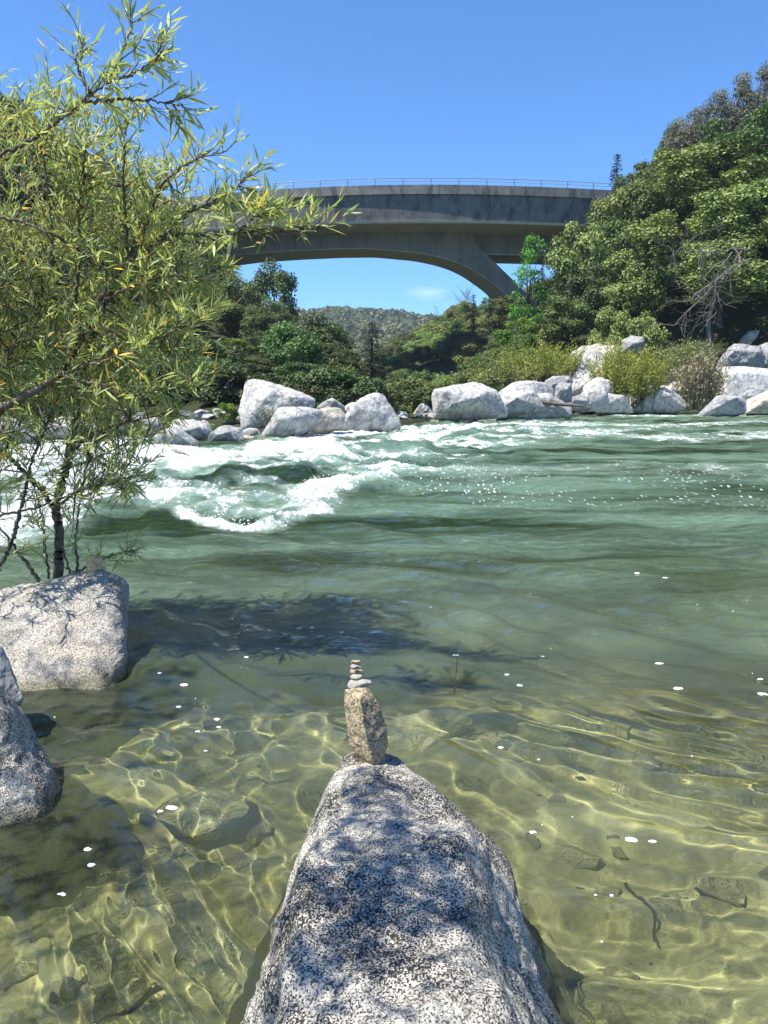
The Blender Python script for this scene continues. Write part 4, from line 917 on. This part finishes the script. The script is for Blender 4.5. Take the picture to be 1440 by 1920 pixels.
MH = ridge('mid_hill', [(560, 775), (640, 765), (690, 725), (730, 688), (780, 655), (830, 632), (880, 610), (930, 600), (980, 585), (1100, 550), (1300, 500), (1700, 450)], 120, 235, M['far_soil'], 5)
FR = ridge('far_hill', [(-200, 575), (300, 600), (560, 612), (620, 612), (700, 616), (760, 620), (830, 622), (900, 612), (1000, 606), (1400, 580)], 420, 900, M['far_soil'], 10)
for i in range(235):
    c_ = rng.integers(18, 112); r_ = int(60*rng.random()**0.8); p = MH[min(r_, 59), c_]
    kd = rng.choice(['oak', 'pale', 'oak', 'pale', 'dark']); k = KIND[kd]; tm, cm, h0, r0 = k[rng.integers(3)]; hh = rng.uniform(4.5, 7)
    e = link('hill_tree', None, None, (p[0]+rng.uniform(-1.5, 1.5), p[1]+rng.uniform(-1.5, 1.5), p[2]-0.8)); s = rng.uniform(1.0, 1.45)*hh/7; e.scale = (s, s, hh/h0); e.rotation_euler = (0, 0, rng.uniform(0, 6.28))
    link('trunk', tm, e); link('crown', cm, e); tag(e, 'rounded oak among the trees of the wooded middle hill', 'tree', 'oaks on the middle hill')
for i in range(16):
    c_ = rng.integers(40, 80); r_ = rng.integers(10, 56); p = MH[r_, c_]
    put_conifer(p[0], p[1], p[2]-0.5, rng.uniform(9, 13), 'dark pine poking out of the oaks on the middle hill', 'pines on the middle hill', k=1, wf=0.8)
# bare grey snag trees on the middle hill crest
def bare_tree(seed, H, spread=0.5, n=46, r0=0.13):
    r = np.random.default_rng(seed); a = Acc(); b = Acc()
    a.tube([(0, 0, -0.5), (0.1, 0, H*0.5), (0, 0.1, H*0.96)], [r0, r0*0.6, r0*0.12], 6)
    for i in range(n):
        z = H*r.uniform(0.25, 0.95); th = r.uniform(0, 6.28); L = H*spread*r.uniform(0.3, 0.8)*(1.15-z/H)
        d = np.array([math.cos(th), math.sin(th), r.uniform(0.5, 1.5)]); p0 = np.array([0, 0, z]); p1 = p0+d*L*0.5+r.normal(size=3)*L*0.06; p2 = p0+d*L+np.array([0, 0, L*0.15])
        b.tube([p0, p1, p2], [r0*0.35, r0*0.2, r0*0.06], 4)
        for _ in range(5):
            s0 = p0+(p2-p0)*r.uniform(0.3, 1); dd = d+r.normal(size=3)*0.6; b.tube([s0, s0+dd*L*0.16, s0+dd*L*0.3+np.array([0, 0, L*.05])], [r0*0.13, r0*0.09, r0*0.03], 4)
    return a.mesh('trunk', [M['bark_grey']]), b.mesh('branches', [M['bark_grey']])
for i, (px, py, h, lab, seed, sp_) in enumerate([(876, 545, 12, 'wide bare grey tree on the crest of the middle hill', 3, 0.75), (818, 572, 11, 'bare leaning snag left of the wide bare tree on the hill crest', 4, 0.35), (806, 585, 8, 'small thin bare snag beside the leaning snag', 6, 0.4), (800, 610, 13, 'tall thin dead trunk below the hill crest', 5, 0.15)]):
    tm, bm_ = bare_tree(seed, h, sp_, 60 if i == 0 else 24); tp = P(px, py, 222-10*(i == 3)); e = link('bare_tree', None, None, (tp.x, tp.y, tp.z-h)); link('trunk', tm, e); link('branches', bm_, e); tag(e, lab, 'tree')

# far wood as one mass, with the pines of the skyline as trees
a = Acc()
r = np.random.default_rng(5)
for i in range(3000):
    c_ = r.integers(20, 125); r_ = r.integers(8, 60); p = FR[r_, c_]; s = r.uniform(3, 5.5)
    n = 26; u = sph(n, r); u[:, 2] = np.abs(u[:, 2]); q_ = p+np.array([r.uniform(-4, 4), r.uniform(-4, 4), 0])+u*s*np.array([1, 1, 1.1])
    a.leaves(q_, np.cross(u, sph(n, r)), u+r.normal(size=(n, 3))*0.4, np.full(n, 3.6), np.full(n, 2.8), r.uniform(0.1, 0.8, n)*0.6+r.uniform(0, 0.3))
o = link('far_wood', a.mesh('far_wood', [M['oak']], False)); tag(o, 'blue green wooded far ridge beyond the valley', 'forest', None, 'stuff')
CONF = conifer(9, 13, 2.6, 16, 14, 1.0)
for i in range(85):
    c_ = int(np.interp(i, [0, 84], [36, 112])); p = FR[59, c_]; X = p[0]+r.uniform(-5, 5); h = r.uniform(11, 22)
    e = link('ridge_pine', None, None, (X, p[1]-r.uniform(0, 30), p[2]-1)); s = h/13; e.scale = (s*1.3, s*1.3, s); link('trunk', CONF[0], e); link('crown', CONF[1], e)
    tag(e, 'distant pine in the row along the far ridge skyline', 'tree', 'pines on the far ridge')

# ------------------------------------------------------------------ right bank details
def stem_bush(name, px, py, Y, h, w_, nst, nleaf, mat, leaf, label, stem_mat, seed, spread=0.5, cat='shrub'):
    r = np.random.default_rng(seed); b = Acc(); a = Acc(); p0 = P(px, py, Y)
    for i in range(nst):
        th = r.uniform(0, 6.28); k = r.random()**0.6; bx = np.array([math.cos(th)*k*w_*0.5, math.sin(th)*k*w_*0.35, 0])
        tip = bx*(1+spread)+np.array([r.normal()*0.12*w_, r.normal()*0.1*w_, h*r.uniform(0.55, 1.0)*(1-0.3*k*k)]); md = (bx+tip)/2+r.normal(size=3)*0.05*h
        b.tube([bx-[0, 0, .4], md, tip], [0.022, 0.015, 0.006], 4)
        n = nleaf; t_ = r.uniform(0.3, 1.05, n)[:, None]; p = bx*(1-t_)**2+2*md*t_*(1-t_)+tip*t_**2+r.normal(size=(n, 3))*0.13
        dd = (tip-bx)/h*0.7+r.normal(size=(n, 3))*0.7; nn = sph(n, r)+np.array([0, 0, .6])
        a.leaves(p, dd, nn, leaf*r.uniform(.7, 1.3, n), np.full(n, leaf*0.4), r.uniform(0.1, 0.85, n))
    e = link(name, None, None, (p0.x, p0.y, p0.z)); link('stems', b.mesh('stems', [stem_mat]), e); link('foliage', a.mesh('foliage', [mat], False), e)
    return tag(e, label, cat)
stem_bush('willow_bush', 1172, 758, 55, 4.3, 4.6, 150, 85, M['yellowgreen'], 0.20, 'yellow green willow bush between the pale boulders of the right bank', M['straw'], 1, 0.1)
stem_bush('willow_bush', 1240, 735, 60, 3.6, 3.2, 60, 60, M['oak_pale'], 0.18, 'thin white flecked shrub right of the yellow green bush', M['bark_grey'], 2)
stem_bush('reed_clump', 1308, 758, 55, 3.9, 2.2, 150, 26, M['straw'], 0.22, 'straw coloured reedy shrub left of the square granite block', M['straw'], 3, 0.7, 'reeds')
stem_bush('leafy_shrub', 1295, 700, 57, 2.6, 2.0, 60, 60, M['oak_pale'], 0.16, 'leafy green top behind the reedy shrub', M['bark'], 4)
stem_bush('leafy_shrub', 1010, 715, 60, 3.2, 5.0, 90, 80, M['yellowgreen'], 0.18, 'green willow shrub above the broad pale boulder', M['bark'], 5)
stem_bush('leafy_shrub', 945, 722, 58, 1.8, 5.0, 60, 60, M['oak_pale'], 0.16, 'low shrub between the overhanging and the broad boulder', M['bark'], 6)
stem_bush('leafy_shrub', 520, 790, 29, 0.7, 0.9, 24, 24, M['oak_pale'], 0.07, 'tiny shrub growing on the front of the largest white boulder', M['bark_grey'], 7)
# driftwood
b = Acc(); pts = [P(970, 740, 45.5), P(1000, 744, 45.2), P(1030, 750, 44.9), P(1052, 757, 44.6)]
b.tube(pts, [0.17, 0.16, 0.13, 0.07], 9); o = link('driftwood_log', b.mesh('driftwood_log', [M['driftwood']])); tag(o, 'upper dark driftwood log lying across the pale slab', 'log', 'driftwood logs')
b = Acc(); pts = [P(988, 749, 44.9), P(1020, 754, 44.6), P(1060, 759, 44.3), P(1095, 761, 44.0)]
b.tube(pts, [0.12, 0.14, 0.10, 0.05], 9); o = link('driftwood_log', b.mesh('driftwood_log', [M['driftwood']])); tag(o, 'lower longer driftwood log reaching to the jumbled stones', 'log', 'driftwood logs')
# brown debris mound
r = np.random.default_rng(8); a = Acc(); c0 = P(785, 768, 60)
for i in range(900):
    th = r.uniform(0, 6.28); k = r.random()**0.5; x, y = math.cos(th)*k*1.6, math.sin(th)*k*1.2; z = 1.5*(1-k*k)*r.uniform(0.6, 1)
    d = sph(1, r)[0]*0.35; a.tube([(x, y, z), (x+d[0], y+d[1], z+abs(d[2])*0.4)], [0.03, 0.012], 4)
t = NT('dry_brush'); M['dry'] = t.done(t.principled((0.17, 0.115, 0.085), 0.9))
o = link('brush_pile', a.mesh('brush_pile', [M['dry']]), None, c0); tag(o, 'brown heap of dry flood debris behind the far boulders', 'brush pile')

# dead grey branches hanging in the big oak
r = np.random.default_rng(12); b = Acc()
def limb(b, p, d, L, rad, lvl, r, droop=0.25):
    pts = [p]; q_ = p; 
    for i in range(4):
        d = d+r.normal(size=3)*0.22+np.array([0, 0, -droop*0.25]); d = d/np.linalg.norm(d); q_ = q_+d*L/4; pts.append(q_)
    b.tube(pts, [rad, rad*0.35], 5)
    if lvl > 0:
        for k in range(6 if lvl > 1 else 5):
            i = r.integers(1, 5); dd = d+r.normal(size=3)*0.75; limb(b, pts[i], dd/np.linalg.norm(dd), L*r.uniform(.35, .6), rad*0.45, lvl-1, r, droop)
orig = np.array(P(1400, 470, 63))
for (px, py) in [(1240, 520), (1260, 560), (1270, 470), (1230, 480), (1290, 600), (1330, 570), (1350, 610), (1290, 430), (1300, 530)]:
    e_ = np.array(P(px, py, 60.5+r.uniform(-1, 1))); s0 = orig+r.normal(size=3)*0.8; s0 = s0+(e_-s0)*0.25; d = e_-s0; L = np.linalg.norm(d); limb(b, s0, d/L, L*0.9, 0.06, 2, r, 0.1)
o = link('dead_branches', None, None, tuple(P(1400, 640, 66)))
link('branches', b.mesh('branches', [M['bark_grey']]), o, -o.location)
b = Acc(); b.tube([P(1330, 650, 65), P(1328, 600, 65.5), P(1345, 540, 66), P(1390, 470, 65)], [0.22, 0.2, 0.17, 0.12], 8)
link('trunk', b.mesh('trunk', [M['bark_grey']]), o, -o.location); tag(o, 'dead tree with bare grey branches hanging over the dark hollow on the right bank', 'tree')

# ------------------------------------------------------------------ willow on the left
r = np.random.default_rng(21)
WB = Acc(); WT = Acc(); WL = Acc(); limbs = []
def spl(pts, n=14):
    p = np.array([tuple(P(*q_)) for q_ in pts]); s = np.concatenate([[0], np.cumsum(np.linalg.norm(np.diff(p, axis=0), axis=1))])
    tt = np.linspace(0, s[-1], n*(len(pts)-1)); o_ = np.stack([np.interp(tt, s, p[:, i]) for i in range(3)], 1)
    for _ in range(4): o_[1:-1] = (o_[:-2]+2*o_[1:-1]+o_[2:])/4
    return o_+np.concatenate([np.zeros((1, 3)), r.normal(size=(len(o_)-1, 3))*0.004])
for pts, r0, r1, mt in [
  ([(108,1120,5.0),(110,1050,5.0),(112,1000,4.95),(104,950,4.9),(124,880,4.85),(135,820,4.8),(150,740,4.8),(170,650,4.8),(200,560,4.8),(240,490,4.7)], .034, .014, 1),
  ([(104,960,4.9),(80,920,4.9),(50,890,4.9),(20,860,4.8),(-30,820,4.7)], .018, .01, 0),
  ([(-40,830,4.3),(0,768,4.3),(60,738,4.3),(118,700,4.3),(160,620,4.35),(200,540,4.4),(240,487,4.4),(290,455,4.35),(330,440,4.3),(440,440,4.2),(520,437,4.1),(600,425,4.0)], .022, .004, 0),
  ([(240,487,4.4),(236,420,4.35),(232,330,4.3),(234,260,4.2),(236,225,4.2)], .012, .003, 0),
  ([(240,487,4.4),(275,420,4.4),(300,350,4.3),(340,312,4.2),(385,292,4.15),(425,283,4.1)], .011, .003, 0),
  ([(300,455,4.35),(350,400,4.3),(410,375,4.2),(450,350,4.1),(470,325,4.1)], .008, .003, 0),
  ([(440,440,4.2),(480,405,4.1),(520,385,4.1)], .005, .002, 0),
  ([(-60,320,3.6),(0,290,3.6),(50,268,3.6),(100,235,3.55),(150,192,3.5),(200,155,3.45),(225,110,3.4),(250,40,3.4)], .009, .003, 0),
  ([(150,192,3.5),(230,185,3.5),(290,190,3.5),(340,200,3.45)], .008, .002, 0),
  ([(170,175,3.5),(150,140,3.5),(140,110,3.5),(160,80,3.5)], .007, .002, 0),
  ([(200,155,3.45),(250,140,3.45),(290,110,3.45),(315,90,3.4)], .006, .002, 0),
  ([(-40,400,4.2),(40,415,4.2),(100,440,4.2),(150,470,4.3),(185,500,4.4),(215,520,4.4)], .010, .004, 0),
  ([(150,640,4.5),(142,560,4.5),(150,480,4.5),(148,400,4.4),(155,330,4.4),(160,270,4.3)], .012, .003, 0),
  ([(160,620,4.35),(190,570,4.3),(235,540,4.3),(300,520,4.3),(380,520,4.3),(410,500,4.3)], .010, .003, 0),
  ([(118,700,4.3),(180,680,4.2),(250,660,4.2),(320,620,4.2),(390,600,4.2)], .010, .003, 0),
  ([(118,705,4.3),(180,720,4.2),(260,740,4.2),(330,730,4.2),(385,700,4.2)], .009, .003, 0),
  ([(130,850,4.85),(180,810,4.7),(240,790,4.6),(300,780,4.6),(345,750,4.6)], .009, .003, 0),
  ([(105,950,4.9),(150,920,4.8),(200,905,4.7),(270,890,4.7)], .010, .003, 0),
  ([(-20,970,4.6),(60,955,4.6),(110,935,4.6),(180,910,4.6),(250,905,4.6)], .009, .003, 0),
  ([(-30,1100,4.7),(0,1062,4.7),(24,1015,4.7),(45,930,4.7),(60,860,4.7),(90,790,4.7),(110,740,4.7)], .016, .007, 1),
  ([(75,1090,4.8),(45,1050,4.8),(26,1022,4.8),(0,990,4.8)], .014, .006, 1),
  ([(145,1080,4.9),(142,1010,4.9),(148,950,4.9),(160,880,4.9),(190,820,4.9)], .010, .004, 1),
  ([(92,1085,4.9),(84,1020,4.9),(78,960,4.9),(60,900,4.9)], .009, .004, 1),
  ([(135,1080,4.9),(120,1040,4.9),(112,1000,4.9)], .008, .004, 1),
  ([(140,1075,4.9),(180,1050,4.8),(215,1040,4.8),(250,1030,4.7)], .006, .002, 0),
  ([(-60,760,4.4),(0,690,4.4),(60,600,4.4),(90,520,4.4),(100,440,4.4),(90,360,4.3)], .015, .004, 0),
  ([(-80,560,4.6),(0,520,4.6),(70,500,4.6)], .010, .004, 0),
  ([(124,880,4.85),(200,850,5.2),(260,820,5.4),(310,790,5.6)], .008, .003, 0),
  ]:
    p = spl(pts); (WT if mt else WB).tube(p, [r0, r1], 7 if mt else 6)
    limbs.append(p)
LP = np.concatenate(limbs)
TW = Acc()
def twig(p0, d, L, nl, lsz=0.064):
    pts = [p0]; q_ = p0.copy()
    for i in range(4):
        d = d+r.normal(size=3)*0.16+np.array([0, 0, 0.04]); d = d/np.linalg.norm(d); q_ = q_+d*L/4; pts.append(q_.copy())
    TW.tube(pts, [0.0032, 0.0012], 3)
    pts = np.array(pts); tt = np.linspace(0.12, 1.0, nl)+r.uniform(-.02, .02, nl); tt = np.clip(tt, 0, 1)*4
    i = np.clip(tt.astype(int), 0, 3); f = (tt-i)[:, None]; pp = pts[i]*(1-f)+pts[i+1]*f; dr = pts[i+1]-pts[i]; dr /= np.linalg.norm(dr, axis=1)[:, None]
    si = sph(nl, r); si -= (si*dr).sum(1)[:, None]*dr; si /= np.linalg.norm(si, axis=1)[:, None]+1e-6
    dd = dr*0.85+si*r.uniform(0.25, 0.95, nl)[:, None]+np.array([0, 0, 0.05]); nn = np.cross(dd, sph(nl, r)); nn[:, 2] = np.abs(nn[:, 2])+0.35*np.linalg.norm(nn, axis=1)
    Ls = lsz*r.uniform(0.4, 1.3, nl)*np.where(tt > 3.6, 0.8, 1.0)
    yel = r.random() < 0.10
    tone = np.where(r.random(nl) < (0.28 if yel else 0.035), 0.97, np.clip(r.normal(0.5, 0.22, nl), 0.02, 0.88))
    # each leaf: two segments so it can curl
    dn = dd/np.linalg.norm(dd, axis=1)[:, None]; nn = nn/np.linalg.norm(nn, axis=1)[:, None]
    S = np.cross(dn, nn); S /= np.linalg.norm(S, axis=1)[:, None]; N2 = np.cross(S, dn); cu = r.uniform(-.5, .12, nl)[:, None]*Ls[:, None]; W_ = Ls[:, None]*0.068
    l = Ls[:, None]
    V = np.stack([pp-S*0.0006, pp+S*0.0006, pp+dn*l*0.33+S*W_+N2*cu*0.2, pp+dn*l*0.33-S*W_+N2*cu*0.2, pp+dn*l*0.66+S*W_*0.85+N2*cu*0.55, pp+dn*l*0.66-S*W_*0.85+N2*cu*0.55, pp+dn*l+N2*cu+S*0.0005, pp+dn*l+N2*cu-S*0.0005], 1)
    b0 = np.arange(nl)[:, None]*8
    Fc = np.concatenate([b0+np.array([[0, 1, 2, 3]]), b0+np.array([[3, 2, 4, 5]]), b0+np.array([[5, 4, 6, 7]])])
    WL.add(V.reshape(-1, 3), Fc, np.repeat(tone, 8))
# foliage density by photo rows: right limit and density
row = np.array([150, 230, 300, 380, 450, 520, 600, 680, 740, 800, 850, 900, 960, 1010, 1050])
lim = np.array([30, 190, 290, 375, 385, 390, 395, 395, 395, 350, 320, 290, 260, 215, 170])
den = np.array([.5, .75, .85, 1.1, 1.4, 1.6, 1.7, 1.8, 1.75, 1.4, 0.9, 0.75, 0.5, 0.3, 0.12])
cnt = 0
while cnt < 2300:
    py = r.uniform(190, 1060); px = r.uniform(-220, 420)
    if px > np.interp(py, row, lim)-25+22*vnoise(py*0.03, 0.5) or r.random()*1.8 > np.interp(py, row, den): continue
    cl_ = vnoise(px*0.018+3, py*0.018+8)
    if r.random() > 0.75+0.8*cl_: continue
    Y = r.uniform(4.2, 5.3); p0 = np.array(P(px, py, Y))
    if r.random() < 0.16:
        d_ = np.linalg.norm(LP-p0, axis=1); j = int(np.argmin(d_)); q_ = LP[j]; md = (q_+p0)/2+r.normal(size=3)*0.04
        if d_[j] < 0.8: TW.tube([q_, md, p0], [0.006, 0.003], 4)
    d = np.array([0.25+r.normal()*0.6, r.normal()*0.6, 0.75+r.normal()*0.45]); twig(p0, d/np.linalg.norm(d), r.uniform(0.14, 0.34), r.integers(12, 22)); cnt += 1
# twigs right along the free standing limbs
for li, n, sp2, lsz in [(2, 40, .3, .088), (3, 20, .2, .08), (4, 26, .2, .082), (5, 24, .3, .085), (6, 22, .1, .105), (7, 30, .3, .08), (8, 14, .1, .075), (9, 9, .1, .075), (10, 12, .1, .075), (12, 30, .3, .09), (13, 30, .3, .09), (14, 30, .2, .09), (15, 24, .2, .09), (16, 30, .2, .08), (17, 26, .2, .08), (18, 22, .2, .08), (24, 16, .1, .07), (27, 14, .2, .08), (21, 8, .5, .07)]:
    p = limbs[li]
    for _ in range(n):
        j = int((sp2+(1-sp2)*r.random()**0.75)*(len(p)-1)); j = min(j, len(p)-1); tng = p[min(j+1, len(p)-1)]-p[j-1]; tng = tng/np.linalg.norm(tng)
        d = tng*0.7+r.normal(size=3)*0.5; d /= np.linalg.norm(d); twig(p[j], d, r.uniform(0.08, 0.2), r.integers(7, 13), lsz)
# unseen twigs of a second tree, added overhead to dapple rocks and shallows
shade_twigs = []
for (px, py, n, sd) in [(640, 1620, 26, .07), (690, 1495, 16, .05), (745, 1560, 22, .06), (615, 1720, 26, .08), (800, 1610, 18, .06), (870, 1690, 40, .10), (700, 1690, 14, .06), (690, 1455, 8, .03), (560, 1850, 18, .08), (760, 1880, 16, .08)]:
    q_ = P(px, py, (CAMH-0.42)/-ratio(py)); shade_twigs.append((q_.x, q_.y, q_.z, n, sd, 2.35))
shade_twigs += [(-1.9, 4.1, .4, 46, .4, 4.0), (-1.5, 4.2, .4, 20, .2, 4.0), (-1.35, 2.9, .3, 30, .25, 3.2), (-0.9, 2.3, -.3, 40, .3, 3.0), (-1.0, 1.5, -.3, 60, .4, 2.8), (-1.2, 3.6, -.3, 60, .35, 3.8), (-1.3, 2.0, -.3, 110, .4, 3.0), (-0.8, 1.7, -.3, 60, .25, 2.9), (-1.6, 2.7, -.3, 70, .3, 3.4)]
for (sx, sy, sz, n, sd, hk) in shade_twigs:
    for _ in range(n):
        k = hk+r.uniform(0, 0.3); p0 = np.array([sx, sy, sz])+np.array(SUN)*k/math.sin(SUN_EL)+r.normal(size=3)*np.array([sd, sd, .08]); d = r.normal(size=3); twig(p0, d/np.linalg.norm(d), 0.15, 10, .075)
unseen_limb = [np.array([-2.2, 4.3, 1.9]), np.array([-2.1, 3.6, 2.6]), np.array([-1.7, 2.9, 3.0]), np.array([-1.2, 2.3, 3.15]), np.array([-0.9, 1.6, 3.1])]
WB.tube(unseen_limb, [.007, .003], 6)  # unseen limb added overhead to go with the shading twigs
wt = link('willow_tree', None, None, tuple(P(108, 1100, 5.0)))
tag(wt, 'large leafy willow with narrow yellow green leaves leaning out over the left bank', 'willow')
for nm, ac, mt in (('trunk', WT, M['bark_willow']), ('branches', WB, M['bark_willow']), ('twigs', TW, M['bark_willow'])):
    link(nm, ac.mesh(nm, [mt]), wt, -wt.location)
link('foliage', WL.mesh('foliage', [M['willow']], False), wt, -wt.location)  # mesh also holds the leaves of the added overhead shading twigs

# ------------------------------------------------------------------ small things on and in the water
b = Acc(); b.tube([P(852, 1308, 3.98), P(853, 1280, 3.98), P(856, 1250, 3.98), P(858, 1230, 3.98)], [0.004, 0.002], 5)
b.tube([P(855, 1262, 3.98), P(860, 1254, 3.96)], [0.002, 0.001], 4)
o = link('reed_twig', b.mesh('reed_twig', [M['twig']])); tag(o, 'thin brown twig standing up out of the water right of the cairn', 'twig')
zs = -0.3
def UW(px, py, z): r_ = ratio(py); Y = (z-CAMH)/r_; return P(px, py, Y)
b = Acc(); b.tube([UW(1175, 1735, -.38), UW(1190, 1770, -.38), UW(1212, 1800, -.39), UW(1222, 1835, -.4)], [0.007, 0.004], 6)
o = link('sunken_stick', b.mesh('sunken_stick', [M['twig']])); tag(o, 'dark curved stick lying under water at the lower right', 'stick')
r = np.random.default_rng(31)
fl = [(1180,1581,16,6),(1222,1585,9,4),(1273,1295,11,5),(1236,1248,8,4),(1430,1304,12,5),(1426,1276,6,3),(1194,1078,7,3),(1248,1084,7,3),(408,1350,9,5),(410,1365,6,4),(165,1604,9,4),(117,1691,9,6),(320,1513,13,5),(300,1520,6,4),(172,1637,11,4),(998,1565,8,4),(940,1403,7,3),(855,1222,6,3),(455,1165,5,3),(463,1240,5,3),(1147,1681,4,2),(1117,1682,4,2),(975,1290,6,3),(560,1170,6,3),(370,1375,6,3),(385,1412,5,3),(345,1290,8,3),(950,1268,5,2),(1018,1228,5,2),(300,1275,5,3),(335,1330,5,3),(1128,1768,3,2),(1010,1428,3,2),(640,1190,5,2),(520,1225,4,2),(585,1172,4,2)]
a = Acc()
def wat_z(X, Y):
    i = int(np.clip(np.searchsorted(rows, Y), 1, len(rows)-1)); j = int(np.clip(np.searchsorted(tb, X/Y), 1, len(tb)-1)); return float(H[i-1:i+1, j-1:j+1].max())
for k in range(14): fl.append((r.uniform(60, 1440), 1120+r.random()**1.3*700, r.uniform(0.8, 2.2), r.uniform(0.6, 1.3)))
for (px, py, wx_, wy_) in fl:
    p = P(px, py, Yw(py)); s = 0.8*wx_/F*p.y; n = 12; th = np.linspace(0, 2*np.pi, n, endpoint=False)
    rr_ = 1+0.6*vnoise(np.cos(th)*1.6+px, np.sin(th)*1.3+py); zz = wat_z(p.x, p.y)+0.0015
    V = np.stack([p.x+np.cos(th)*s*rr_, p.y+np.sin(th)*s*0.7*rr_, np.full(n, zz)], 1)
    V2 = V.copy(); V2[:, 2] += 0.003; V2[:, :2] = p.x*0+V2[:, :2]*0.75+0.25*np.array([[p.x, p.y]])
    V3 = np.repeat([[p.x, p.y, zz+0.004]], n, 0)
    a.add(np.concatenate([V, V2, V3]), grid_faces(3, n, True))
o = link('foam_flakes', a.mesh('foam_flakes', [M['foam']])); tag(o, 'white foam flakes drifting on the near water', 'foam', None, 'stuff')
print('objects', len(bpy.data.objects))

# spray thrown up along the breaking crests
r = np.random.default_rng(44); a = Acc(); sel = np.argwhere((foam > 0.72) & (YY > 8) & (YY < 32) & (np.abs(bn)[None, :] < 29)); sel = sel[r.integers(0, len(sel), 5200)]
oc = np.array([[1,0,0],[0,1,0],[-1,0,0],[0,-1,0],[0,0,1],[0,0,-1]], float)
sx_ = XX[sel[:, 0], sel[:, 1]]+r.normal(size=len(sel))*0.05; sy_ = YY[sel[:, 0], sel[:, 1]]; sz_ = H[sel[:, 0], sel[:, 1]]+np.abs(r.normal(size=len(sel)))*0.055
rs_ = r.uniform(0.004, 0.014, len(sel)); V = np.stack([sx_, sy_, sz_], 1)[:, None]+oc[None]*rs_[:, None, None]*np.array([1, 1, 0.8])
Fq = np.array([[0,1,4,4],[1,2,4,4],[2,3,4,4],[3,0,4,4],[1,0,5,5],[2,1,5,5],[3,2,5,5],[0,3,5,5]])[:, :3]
Fc = (np.arange(len(sel))*6)[:, None, None]+Fq[None]
o = link('spray', mesh_np('spray', V.reshape(-1, 3), Fc.reshape(-1, 3), [M['foam']])); tag(o, 'white spray droplets leaping off the breaking crests of the rapids', 'spray', None, 'stuff')

# ------------------------------------------------------------------ haze
t = NT('valley_air'); pv = t.n('VolumePrincipled'); pv.inputs['Density'].default_value = 0.0002; pv.inputs['Color'].default_value = (0.66, 0.80, 1.0, 1); pv.inputs['Anisotropy'].default_value = 0.2
t.l(pv.outputs[0], t.out.inputs[1])
a = Acc(); a.box((-1500, -60, -9), (1500, 1400, 140)); o = link('haze', a.mesh('haze', [t.m], False)); tag(o, 'thin blue summer haze filling the valley', 'haze', None, 'stuff')
